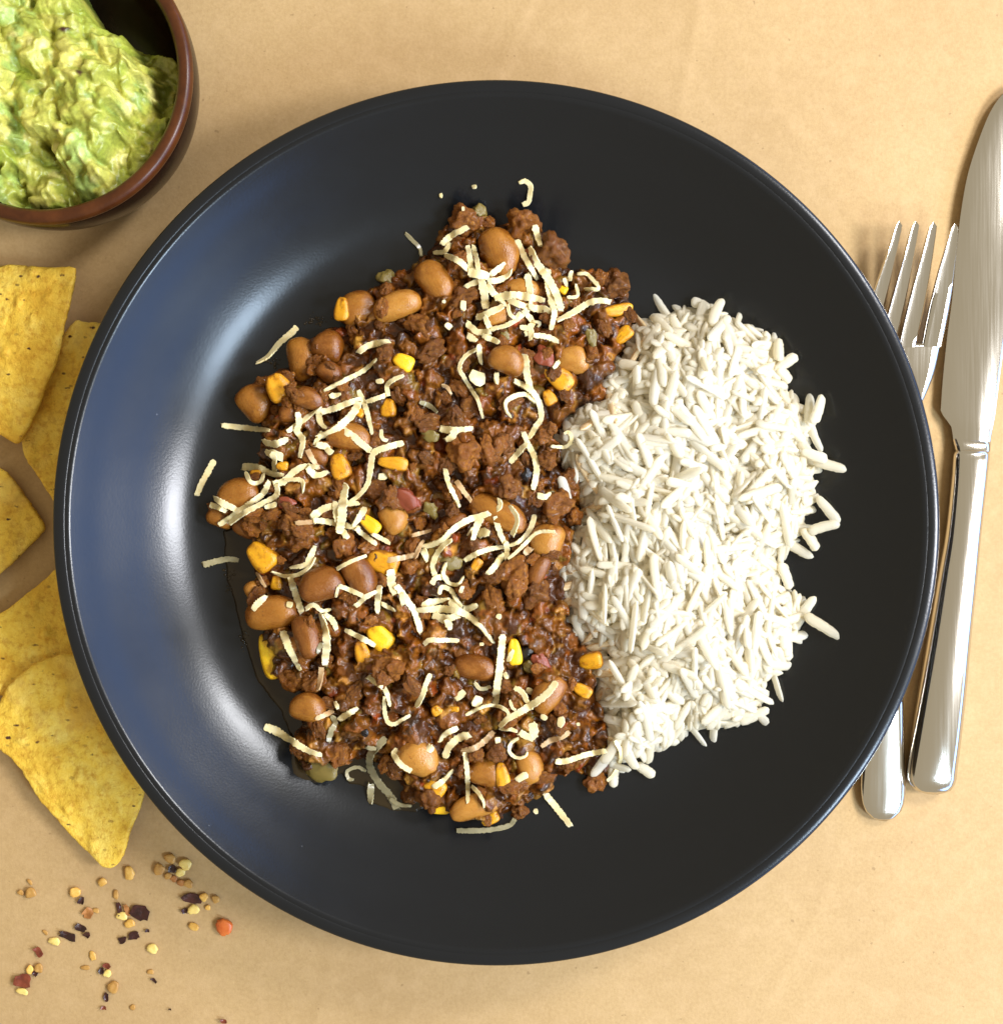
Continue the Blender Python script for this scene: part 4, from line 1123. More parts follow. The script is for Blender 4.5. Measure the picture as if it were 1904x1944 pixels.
 (5, [(1390, 1160), (1370, 1210), (1420, 1280), (1510, 1340)], 44, 'curved shred over the left side of the big pale bean'),
 (5, [(1640, 1140), (1670, 1190)], 80, 'cheese patch on the top of the big pale bean'),
 (5, [(1840, 1330), (1760, 1410), (1680, 1470)], 46, 'stick of cheese crossing the yellow kernel at the bottom left'),
 (6, [(290, 1000), (190, 1045), (140, 1110)], 52, 'upper of two parallel bent shreds above the big pale bean'),
 (6, [(380, 1050), (290, 1080), (220, 1150), (190, 1240)], 62, 'lower wider of two parallel bent shreds right of the big pale bean'),
 (6, [(570, 1030), (500, 1100), (420, 1160), (320, 1190)], 52, 'stained shred leading from the lower right tangle to the bottom', S_),
 (6, [(340, 1190), (360, 1320), (370, 1450), (370, 1590)], 46, 'long shred hanging straight down at the bottom of the chili'),
 (6, [(400, 1460), (450, 1510), (490, 1580), (495, 1630)], 34, 'wavy thin shred lying on the lowest bean'),
 (6, [(770, 1080), (710, 1120), (700, 1190), (760, 1235), (820, 1225), (840, 1190)], 32, 'shred curled into a C above the tan bean at the bottom'),
 (6, [(950, 1150), (1020, 1100), (1110, 1070), (1170, 1030)], 40, 'crinkled shred between the lower right tangle and the rice', S_),
 (6, [(1060, 1265), (1150, 1260), (1300, 1210), (1460, 1180)], 46, 'straight shred leading from the chili to the bottom of the rice'),
 (6, [(1530, 1100), (1580, 1200), (1560, 1300), (1520, 1370), (1470, 1420)], 36, 'bowed shred hanging over the bottom tip of the rice'),
 (6, [(980, 1520), (1070, 1630), (1180, 1780)], 62, 'thick straight shred lying on the bowl below the chili at the bottom right'),
 (6, [(900, 1640), (915, 1680)], 36, 'stub on the bowl left of the thick straight bottom shred'),
 (6, [(420, 640), (470, 690), (550, 670)], 32, 'small bowed shred left of the long vertical one'),
 (6, [(640, 260), (630, 400), (620, 550), (600, 700), (590, 810)], 62, 'long thick vertical shred left of the vivid yellow kernel'),
 (6, [(725, 380), (690, 470)], 38, 'small shred laid over the vivid yellow kernel'),
 (6, [(660, 560), (680, 610)], 36, 'stub at the right of the long thick vertical shred'),
 (6, [(350, 895), (440, 850), (540, 820), (640, 840), (690, 890), (670, 940)], 32, 'arched thin shred below the long thick vertical one'),
 (4, [(1150, 305), (1250, 310), (1290, 260), (1270, 210), (1240, 220)], 26, 'fine curl of cheese on the left edge of the rice'),
 # heaps
 (1, [(1060, 1670), (1150, 1720), (1240, 1790), (1290, 1830)], 48, 'slanting shred over the bean half hidden under the left heap'),
 (1, [(950, 1570), (1050, 1540), (1150, 1500), (1230, 1480)], 45, 'straight ' + LEFT), (1, [(930, 1560), (950, 1640), (990, 1680)], 45, 'straight ' + LEFT),
 (1, [(720, 1700), (800, 1650), (880, 1590), (950, 1540)], 45, 'straight ' + LEFT), (1, [(790, 1570), (800, 1640), (790, 1700), (830, 1760), (810, 1880)], 45, 'wavy ' + LEFT),
 (1, [(960, 1700), (910, 1790)], 36, 'short ' + LEFT), (1, [(1210, 1500), (1170, 1580), (1100, 1650), (1010, 1710), (930, 1740)], 56, 'longest and widest ' + LEFT),
 (1, [(560, 1770), (640, 1790), (730, 1750)], 56, 'upper piece of the frayed cheese clump at the far left'), (1, [(580, 1850), (640, 1860), (690, 1880)], 60, 'lower piece of the frayed cheese clump at the far left'),
 (1, [(920, 1790), (980, 1800), (1010, 1830)], 55, 'bent stub below the left cheese heap'),
 (3, [(630, 340), (635, 420), (640, 500)], 52, 'upright ' + FAR), (3, [(420, 445), (530, 450), (620, 490), (700, 500)], 54, 'level ' + FAR),
 (3, [(440, 480), (480, 550), (540, 545), (565, 490)], 30, 'looped ' + FAR), (3, [(630, 560), (700, 540), (780, 470), (850, 440), (930, 450)], 48, 'wavy ' + FAR),
 (3, [(700, 530), (820, 540), (830, 620)], 35, 'right-angled ' + FAR), (3, [(860, 450), (920, 500), (1000, 480)], 50, 'frayed ' + FAR),
 (3, [(230, 660), (300, 700), (400, 740)], 55, 'short upper shred of the X over the far left bean'), (3, [(200, 700), (260, 720), (310, 750)], 40, 'stub under the X over the far left bean'),
 (3, [(260, 840), (370, 770), (480, 690), (560, 620), (600, 540)], 48, 'long curved shred of the X over the far left bean'), (3, [(330, 830), (440, 750), (560, 690), (650, 640), (655, 560)], 46, 'second long shred alongside the X over the far left bean'),
 (3, [(570, 720), (650, 700)], 40, 'stub at the right of the X over the far left bean'),
 (3, [(885, 790), (970, 730), (1080, 700), (1210, 690)], 50, 'curved ' + PILE), (3, [(900, 810), (1000, 820), (1100, 840), (1220, 860)], 46, 'level ' + PILE),
 (3, [(1045, 680), (1060, 790), (1100, 880), (1140, 930)], 44, 'slanting ' + PILE), (3, [(1190, 860), (1270, 930), (1330, 975)], 42, 'lower right ' + PILE),
 (3, [(1300, 900), (1420, 965)], 36, 'thin end ' + PILE), (3, [(1250, 720), (1210, 790), (1170, 850)], 46, 'short white ' + PILE),
 (3, [(1120, 560), (1100, 680), (1090, 800), (1080, 900)], 60, 'upright brightest white ' + PILE),
 (2, [(430, 500), (520, 545), (600, 610)], 50, TOP), (2, [(585, 440), (605, 540), (620, 640)], 40, TOP), (2, [(625, 440), (650, 540), (660, 620)], 40, TOP),
 (2, [(740, 640), (800, 590), (840, 555)], 46, TOP), (2, [(720, 680), (800, 670), (860, 640), (880, 605)], 46, TOP), (2, [(570, 720), (640, 690), (690, 670)], 40, TOP),
 (2, [(720, 700), (780, 780), (850, 850)], 46, TOP), (2, [(670, 640), (695, 760), (710, 870)], 56, TOP), (2, [(590, 620), (660, 630), (735, 645)], 70, TOP),
 (2, [(920, 400), (960, 490), (1010, 580), (1060, 670)], 46, 'long shred right of the large tan bean at the top'),
 (2, [(990, 630), (1005, 700), (1010, 780)], 46, TOP), (2, [(830, 760), (880, 810), (960, 850), (1010, 850)], 56, TOP), (2, [(645, 930), (740, 890), (830, 850)], 50, TOP),
 (2, [(700, 920), (740, 1000), (780, 1000)], 40, TOP), (2, [(740, 1005), (850, 980), (950, 920), (1010, 850), (1010, 790)], 36, TOP), (2, [(860, 840), (870, 900), (910, 930), (940, 890)], 28, TOP),
 (2, [(960, 880), (1010, 930), (1030, 970), (1000, 1000), (990, 1050)], 40, TOP), (2, [(1000, 860), (1100, 870), (1150, 890)], 56, TOP),
 (2, [(1130, 600), (1130, 700), (1150, 820), (1170, 900), (1150, 1010)], 50, TOP), (2, [(770, 800), (900, 780), (1000, 790), (1110, 810)], 62, 'broad level shred across the tangle at the top'),
 (2, [(1005, 450), (1060, 560), (1130, 660), (1180, 760), (1215, 880)], 56, 'longest shred slanting down the right side of the top tangle'),
 (2, [(580, 960), (650, 1020), (740, 1025)], 46, 'bent shred at the lower left foot of the top tangle'), (2, [(585, 1050), (650, 1085)], 50, 'stub at the lower left foot of the top tangle'),
 (2, [(690, 1045), (760, 1080), (800, 1100)], 42, 'straight shred at the lower foot of the top tangle'), (2, [(940, 990), (1010, 1010), (1010, 1080)], 42, 'knobbly shred below the top tangle'),
 (2, [(1030, 1050), (1120, 1060), (1200, 1090)], 46, 'straight shred pointing right below the top tangle'), (2, [(1030, 950), (1075, 965), (1060, 990)], 26, 'tiny hook below the top tangle'),
 (4, [(600, 880), (680, 890), (735, 900)], 80, KNOT), (4, [(680, 780), (650, 850), (620, 940)], 50, KNOT), (4, [(770, 780), (800, 880), (840, 970)], 42, KNOT),
 (4, [(1040, 770), (1010, 870), (940, 950), (870, 980)], 38, KNOT), (4, [(565, 1080), (650, 1030), (750, 1000), (830, 990)], 42, KNOT), (4, [(850, 950), (850, 1070)], 46, KNOT),
 (4, [(870, 710), (920, 800), (890, 910)], 46, 'white shred over the right end of the long glossy bean'), (4, [(720, 1170), (780, 1110), (830, 1040)], 50, 'blunt white shred at the lower left of the knot by the rice'),
 (4, [(1180, 885), (1060, 890), (980, 960), (910, 1030), (860, 1070)], 34, 'thin shred reaching from the knot over the orange-tan bean'),
 (4, [(800, 665), (800, 720), (700, 770), (600, 800), (500, 860), (420, 940), (360, 970), (280, 990)], 44, 'longest arched shred from the glossy bean towards the middle'),
 (4, [(480, 940), (420, 980), (370, 1050), (350, 1120), (370, 1200)], 38, 'hanging shred linking the arched one to the nest below'),
 (4, [(290, 1000), (310, 1090)], 52, 'pale stub at the left end of the arched shred'), (4, [(230, 1060), (260, 990), (290, 945)], 36, 'thin bent shred left of the pale stub in the middle', S_),
 (4, [(280, 1400), (350, 1360), (470, 1340)], 52, NEST), (4, [(350, 1450), (440, 1480), (520, 1450)], 62, NEST), (4, [(440, 1480), (470, 1550)], 56, NEST), (4, [(560, 1420), (650, 1380)], 50, NEST),
 (4, [(460, 1360), (540, 1400)], 60, NEST), (4, [(340, 1240), (370, 1200), (430, 1200), (460, 1270)], 44, NEST), (4, [(390, 1310), (410, 1260), (470, 1280), (510, 1350), (550, 1390)], 38, NEST),
 (4, [(440, 1095), (420, 1170), (460, 1230), (520, 1240), (560, 1190)], 30, 'curly shred standing above the nest in the lower middle'),
 (4, [(555, 1255), (535, 1300)], 30, 'tiny upright bit at the right of the nest'), (4, [(250, 1420), (400, 1410), (540, 1430), (650, 1500), (720, 1580), (760, 1635)], 54, 'longest shred across the nest ending in a blunt tip'),
 (6, [(735, 680), (800, 720), (840, 790), (870, 830)], 46, LOW), (6, [(700, 780), (720, 840), (750, 860)], 26, LOW), (6, [(870, 960), (890, 1040), (860, 1100)], 75, LOW),
 (6, [(780, 1030), (830, 1060), (880, 1080)], 60, LOW), (6, [(620, 1000), (700, 1010), (760, 1030)], 42, LOW),
 (6, [(1070, 630), (1000, 720), (900, 800), (790, 870), (690, 930), (620, 990)], 66, 'thick bright shred across the leaning bean at the lower right'),
]
for s in SHREDS: shred(*s)
shred(0, [(985, 346), (998, 343), (1007, 353), (1005, 371), (1003, 382), (992, 388)], 10, 'C-shaped curl of cheese alone on the bowl above the chili')
for a in [(2, 750, 500, 60, 85, 20, 'ragged cheese flake lying on the large tan bean'), (2, 655, 1340, 120, 110, 35, 'cream square flake left of the oval tan bean'),
          (2, 555, 845, 50, 80, 0, 'upright flake in mince left of the top tangle'), (2, 455, 985, 60, 50, 40, 'small flake left of the lower foot of the top tangle'),
          (2, 425, 820, 28, 26, 0, 'tiny crumb of cheese left of the upright flake'), (1, 1350, 1360, 60, 38, 0, 'white grain of cheese above the short orange kernel'),
          (1, 1710, 600, 48, 36, -20, 'small flake on the slanting red-sauced bean'), (6, 440, 790, 85, 95, 20, 'white square flake below the brown bean at lower centre'),
          (6, 310, 740, 110, 70, -40, 'slanting flake left of the white square one'), (6, 855, 705, 60, 60, 20, 'cheese bit on the leaning bean'),
          (6, 970, 915, 60, 50, 30, 'white crumb right of the lower right tangle'), (6, 1105, 950, 60, 90, 10, 'pale crumb near the lower rice edge'),
          (6, 1240, 970, 35, 30, 0, 'tiny crumb nearest the lower rice edge'), (6, 605, 1095, 50, 60, 0, 'round white crumb under the lower right tangle'),
          (6, 610, 115, 50, 45, 30, 'white crumb beside the tan sliver right of the nest'), (6, 475, 335, 40, 35, 0, 'white crumb left of the long vertical shred'),
          (6, 795, 1390, 60, 110, 60, 'white flake on the tan bean at the bottom right'), (3, 1370, 510, 70, 50, -10, 'white bean-shaped crumb below the flat yellow kernel'),
          (3, 740, 1380, 50, 45, 0, 'pinkish crumb on the right end of the long plump bean'), (2, 405, 100, 24, 34, 0, 'white speck on the bowl left of the cheese curl'),
          (2, 632, 40, 40, 34, 0, 'grey crumb on the bowl left of the cheese curl'), (2, 555, 190, 26, 34, 0, 'white speck on the bowl just above the chili'),
          (3, 1010, 340, 60, 50, 30, 'cheese cube end below the left heap')]:
    flake(*a)

# ------------------------------------------------------------------ the small dish and the guacamole
GZ = 35.0
gcx, gcy = P(75, 135, GZ)[:2]
GR = 287 / kz(GZ)        # outer radius at the rim
GI = 260 / kz(GZ)
def make_dish():
    root = empty('terracotta_dish', (gcx, gcy, 0))
    tag(root, 'small glazed brown terracotta dish holding guacamole', 'dish')
    prof = list(catmull([(0.001, 4), (25, 4.2), (33, 6), (38, 12), (40.2, 22), (GI - 0.3, 32.6)], 26)) + \
        list(catmull([(GR - 0.6, 32.4), (GR - 0.2, 26), (GR - 2.2, 16), (GR - 7, 6), (GR - 11, 1.2), (GR - 13, 0.3), (0.001, 0.3)], 24))
    v, f = lathe(prof, 160, gcx, gcy); build('body', v, f, M['dish'], root)
    ring = []
    mid = (GR + GI) / 2; hw = (GR - GI) / 2
    for t in np.linspace(0, 2 * math.pi, 19)[:-1]:
        c, s = math.cos(t), math.sin(t)
        ring.append((mid + (hw + 0.15) * math.copysign(abs(c) ** .85, c), 32.6 + 2.5 * math.copysign(abs(s) ** .9, s)))
    ring.append(ring[0])
    v, f = lathe(ring[::-1], 160, gcx, gcy); build('rim', v, f, M['dish_rim'], root)
make_dish()
def make_guac():
    f = Field(gcx - 42, gcx + 42, gcy - 42, gcy + 42, 0.3)
    r = np.hypot(f.X - gcx, f.Y - gcy)
    wall = np.interp(r, [0, 25, 33, 38, 40.2, 41, 60], [4, 4.2, 6, 12, 22, 31, 31])
    def poly(pts, z): return np.array([P(x, y, z)[:2] for x, y in pts])
    wob = 0.8 * fbm(f.shape, 14, 201, 3)
    low = polydist(f.X + wob, f.Y - wob, poly([(-200, -90), (120, -60), (190, 60), (262, 80), (315, 90), (345, 130), (335, 200), (345, 330), (200, 420), (60, 420), (-200, 400)], 26))
    up = polydist(f.X + wob, f.Y + wob, poly([(-190, -100), (120, -80), (172, -20), (205, 35), (250, 55), (278, 88), (262, 120), (250, 155), (252, 205), (228, 255), (215, 312), (188, 322), (135, 300), (112, 282), (72, 268), (62, 325), (30, 335), (-20, 330), (-180, 300)], 38))
    base = 17 + np.clip(low, -4, 8) * 1.0 + 1.5 * fbm(f.shape, 30, 5, 2)
    mound = np.where(up > 0, 17.5 * (1 - np.exp(-up / 7.0)), 0)
    base = base + mound + 3.0 * fbm(f.shape, 40, 77, 2) * np.clip(up / 6, 0, 1)
    f.H = base - 5.0
    f.col[:] = (0.22, 0.25, 0.035, 1)
    tone = fbm(f.shape, 22, 88, 3); tone2 = fbm(f.shape, 30, 93, 2)
    ins = np.argwhere((low > 0.5) & (r < 40))
    for n, a0, a1, e0, e1, dip in ((90, 6, 12, .32, .55, 3.4), (330, 2.6, 5.0, .4, .75, 1.0), (520, 1.0, 2.4, .5, 1, 0.0), (420, .45, 1.0, .6, 1, 0.0)):
        for i, j in ins[rng.integers(0, len(ins), n)]:
            a = rng.uniform(a0, a1); b = a * rng.uniform(e0, e1)
            t = np.clip(0.5 + 0.9 * tone[i, j] + rng.normal(0, .16), 0, 1)
            c = np.array((0.30, 0.35, 0.038)) * (1 - t) + np.array((0.62, 0.56, 0.115)) * t
            if tone2[i, j] + rng.normal(0, .15) > 0.32: c = np.array((0.38, 0.48, 0.11))
            if rng.random() < .06: c = np.array((0.72, 0.66, 0.20))
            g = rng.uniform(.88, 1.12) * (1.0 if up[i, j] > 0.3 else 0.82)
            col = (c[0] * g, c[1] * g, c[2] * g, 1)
            if dip > 3: z0 = base[i, j] - rng.uniform(3.5, 6.5)
            elif dip: z0 = f.H[i, j] - b * rng.uniform(.5, .9)
            else: z0 = f.H[i, j] - b * 0.5
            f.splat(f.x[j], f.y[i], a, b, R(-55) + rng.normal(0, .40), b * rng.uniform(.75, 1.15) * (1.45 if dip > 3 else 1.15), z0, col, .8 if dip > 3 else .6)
    for x, y, s in ((125, 62, 2.2), (155, 142, 1.6), (105, 250, 1.3), (140, 383, 1.2), (60, 150, .8), (95, 30, .8)):      # bits of red onion skin
        p = P(x, y, 38); f.splat(p[0], p[1], s, s * .5, R(20), 0.5, f.at(p[0], p[1]) - 0.1, (0.05, 0.012, 0.010, 1))
    f.warp(9, 18, 501); f.warp(3.5, 6, 531)
    f.H = blur(f.H, 3) + 0.42 * fbm(f.shape, 12, 301, 4, .55)
    f.H = np.maximum(f.H, 5)
    f.H = np.where(low < 0, np.minimum(f.H, wall - 0.8 + low * 0.0), f.H)
    tool = np.clip((low + 2.5) / 2.5, 0, 1)
    f.H = f.H * tool + (wall - 1.0) * (1 - tool)
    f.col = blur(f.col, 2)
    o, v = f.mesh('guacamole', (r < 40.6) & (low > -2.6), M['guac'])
    tag(o, 'chunky yellow-green guacamole heaped in the brown dish', 'guacamole')
make_guac()

# ------------------------------------------------------------------ tortilla chips
def chip(name, outline, z_at, label, curve=(0, 0), thick=1.9, seed=0):
    """outline in photo pixels; z_at(x_mm, y_mm) gives the height of the chip's middle"""
    o2 = closed_curve(outline, 150)
    base = np.array([P(x, y, 5)[:2] for x, y in o2])
    rr = np.random.default_rng(seed)
    jit = 0.22 * np.array([mnoise.noise(Vector((q[0] * .9, q[1] * .9, seed))) for q in base])
    c = base.mean(0)
    dirv = base - c; nrm = np.linalg.norm(dirv, axis=1)[:, None]
    base = base + dirv / nrm * jit[:, None] * 1.6
    rings = []
    def zt(p, s):
        q = Vector((p[0] * .055 + seed * 3, p[1] * .055, 0))
        w = 1.6 * mnoise.noise(q) + 0.55 * mnoise.noise(q * 3.2) + 0.22 * mnoise.noise(q * 9.0)
        blister = max(0, mnoise.noise(q * 4.3 + Vector((5, 5, 5))) - 0.22) * 2.2
        return z_at(*p) + w + (blister if s > 0 else -blister * 0.3)
    prof = [(-1, 0.55), (-1, 0.9), (-0.6, 1.0), (0.2, 1.0), (0.85, 0.985), (1, 0.955)] + [(1, t) for t in np.linspace(0.91, 0.03, 26)]
    bot = [(-1, t) for t in np.linspace(0.03, 0.45, 6)]
    for s, t in bot + prof:
        p2 = c + (base - c) * t
        rings.append(np.array([(p[0], p[1], zt(p, s) + s * thick / 2) for p in p2]))
    v, f = loft(rings)
    o = build(name, v, f, M['chip'])
    tag(o, label, 'tortilla chip', 'tortilla chips left of the bowl')
    return o
def plane3(a, b, c):
    A = np.array([(p[0], p[1], 1) for p in (a, b, c)]); s = np.linalg.solve(A, np.array([p[2] for p in (a, b, c)]))
    return lambda x, y: s[0] * x + s[1] * y + s[2]
flat = lambda z: (lambda x, y: z)
chip('tortilla_chip', [(135, 612), (160, 610), (215, 622), (300, 700), (330, 800), (230, 900), (150, 1000), (112, 975), (98, 950), (70, 905), (40, 850), (45, 760), (90, 680)], flat(3.2),
     'chip lying half under the bowl rim beneath the speckled chip', seed=2)
chip('tortilla_chip', [(-130, 530), (-60, 505), (0, 505), (30, 502), (85, 508), (140, 508), (148, 518), (145, 548), (133, 612), (118, 680), (103, 722), (78, 780), (52, 832), (38, 843), (20, 834), (-20, 812), (-90, 770), (-130, 650)],
     plane3(P(-100, 650, 4), P(140, 510, 7.5), P(40, 840, 8.5)), 'darkly speckled golden chip on top at the upper left', seed=5)
chip('tortilla_chip', [(-150, 960), (-80, 880), (-10, 886), (22, 910), (52, 955), (77, 993), (77, 1008), (50, 1038), (0, 1087), (-60, 1130), (-130, 1090)], flat(3.4),
     'small speckled chip corner at the left edge between the others', seed=9)
chip('tortilla_chip', [C(12, *p) for p in [(-250, 520), (-120, 440), (0, 383), (55, 347), (150, 270), (240, 195), (300, 145), (400, 130), (520, 300), (560, 520), (450, 640), (250, 690), (120, 760), (20, 835), (-60, 800), (-200, 700)]], flat(3.0),
     'plain yellow chip behind the lowest chip beside the bowl', seed=13)
chip('tortilla_chip', [C(12, *p) for p in [(-70, 960), (0, 872), (55, 775), (130, 705), (215, 645), (385, 600), (520, 640), (680, 820), (800, 1080), (820, 1240), (775, 1368), (742, 1470), (700, 1565), (680, 1650), (648, 1722), (600, 1757), (560, 1748), (500, 1700), (400, 1608), (300, 1490), (200, 1370), (150, 1280), (105, 1210), (70, 1168), (0, 1112), (-50, 1050)]],
     lambda x, y: 6.0 + 0.02 * (y + 60), 'largest pale yellow chip pointing down with its tip towards the seeds', seed=21, thick=2.0)

# ------------------------------------------------------------------ fork and knife
def bar_ring(l, r, z0, z1, m=20, e=0.45, side=0.0):
    """superellipse cross-section between photo points l and r (px), from z0 to z1"""
    zc = (z0 + z1) / 2
    a = P(*l, zc); b = P(*r, zc)
    c = (a + b) / 2; h = (b - a) / 2
    ring = []
    for t in np.linspace(0, 2 * math.pi, m + 1)[:-1]:
        cs, sn = math.cos(t), math.sin(t)
        q = c + h * math.copysign(abs(cs) ** e, cs); q = q.copy()
        q[2] = zc + (z1 - z0) / 2 * math.copysign(abs(sn) ** 0.7, sn)
        ring.append(q)
    return np.array(ring)
def stations(rows, n):
    """rows of (yL, xL, yR, xR, z0, z1) smoothly resampled"""
    return catmull(np.array(rows, float), n)
def make_knife():
    c0 = P(1800, 1200, 0)
    root = empty('table_knife', c0)
    tag(root, 'steel table knife with rounded blade lying right of the bowl', 'knife')
    c5 = lambda x, y: C(10, x, y)
    c6 = lambda x, y: C(11, x, y)
    # blade
    L = [c5(*p) for p in [(965, 30), (905, 85), (850, 170), (790, 320), (740, 480), (710, 640), (690, 800), (662, 1100), (636, 1300), (615, 1500), (604, 1650), (604, 1690), (628, 1728), (655, 1765), (666, 1835)]]
    Rr = [c5(*p) for p in [(1005, 30), (1015, 90), (1018, 170), (1014, 320), (1008, 480), (1000, 640), (990, 800), (957, 1100), (930, 1300), (902, 1500), (880, 1680), (874, 1720), (866, 1760), (860, 1790), (852, 1850)]]
    rows = [(*l, *r, 1.2 + 0.02 * i, 3.1 + 0.05 * i) for i, (l, r) in enumerate(zip(L, Rr))]
    rows[0] = (*L[0], *Rr[0], 1.6, 2.6)
    secs = []
    for q in stations(rows, 60):
        l, r, z0, z1 = q[:2], q[2:4], q[4], q[5]
        zc = (z0 + z1) / 2
        a, b = P(*l, zc), P(*r, zc)
        ring = []
        for s, zz in ((0, zc - .25), (.06, z0 + .3), (.5, z0), (.92, z0), (1, z0 + .5), (1, z1 - .5), (.93, z1), (.6, z1 + .05), (.3, z1 - .1), (.10, z1 - .45), (0, zc + .25)):
            p = a + (b - a) * s; p = p.copy(); p[2] = zz; ring.append(p)
        secs.append(np.array(ring)[::-1])
    v, f = loft(secs); build('blade', v, f, M['steel_satin'], root, True, 35)
    # collar between blade and handle
    l1, r1 = c5(664, 1828), c5(856, 1842); l2, r2 = c5(676, 1890), c5(850, 1895)
    secs = []
    for l, r, z1 in ((l1, r1, 3.7), (c5(667, 1842), c5(856, 1856), 4.3), (c5(673, 1872), c5(852, 1880), 4.75), (l2, r2, 4.8)):
        a, b = P(*l, 2.5), P(*r, 2.5); ring = []
        for q, t in ((.05, .04), (.5, 0), (.95, .04), (1, .32), (.99, .70), (.94, .93), (.80, 1), (.5, 1), (.22, 1), (.07, .93), (.01, .70), (0, .32)):
            p = (a + (b - a) * q).copy(); p[2] = 0.75 + (z1 - 0.75) * t; ring.append(p)
        secs.append(np.array(ring))
    v, f = loft(secs); build('collar', v, f, M['steel_satin'], root, True, 50)
    HL = [c5(676, 1884), c6(636, 60), c6(625, 200), c6(597, 450), c6(562, 650), c6(512, 950), c6(470, 1200), c6(428, 1460), c6(411, 1590), c6(417, 1650), c6(445, 1690), c6(500, 1708)]
    HR = [c5(850, 1888), c6(812, 60), c6(798, 200), c6(770, 450), c6(752, 650), c6(722, 950), c6(700, 1200), c6(672, 1460), c6(655, 1590), c6(648, 1650), c6(620, 1692), c6(560, 1710)]
    zt = [4.9, 5.4, 5.8, 6.3, 6.8, 7.4, 7.8, 8.0, 7.8, 7.4, 6.4, 5.0]
    zbm = [0.8, 0.7, .5, .4, .3, .2, .2, .2, .3, .5, 1.2, 2.6]
    rows = [(*l, *r, a, b) for l, r, a, b in zip(HL, HR, zbm, zt)]
    secs = []
    for q in stations(rows, 54):
        l, r, z0, z1 = q[:2], q[2:4], q[4], q[5]
        zc = (z0 + z1) / 2; a, b = P(*l, zc), P(*r, zc); ring = []
        # flat-topped bar with a broad bevel on either long side
        for s, t in ((.06, .04), (.5, 0), (.94, .04), (1, .32), (.985, .58), (.93, .80), (.86, .91), (.80, .955), (.5, 1), (.22, .965), (.13, .91), (.06, .80), (.015, .58), (0, .32)):
            p = (a + (b - a) * s).copy(); p[2] = z0 + (z1 - z0) * t; ring.append(p)
        secs.append(np.array(ring))
    v, f = loft(secs); build('handle', v, f, M['steel_satin'], root)
make_knife()
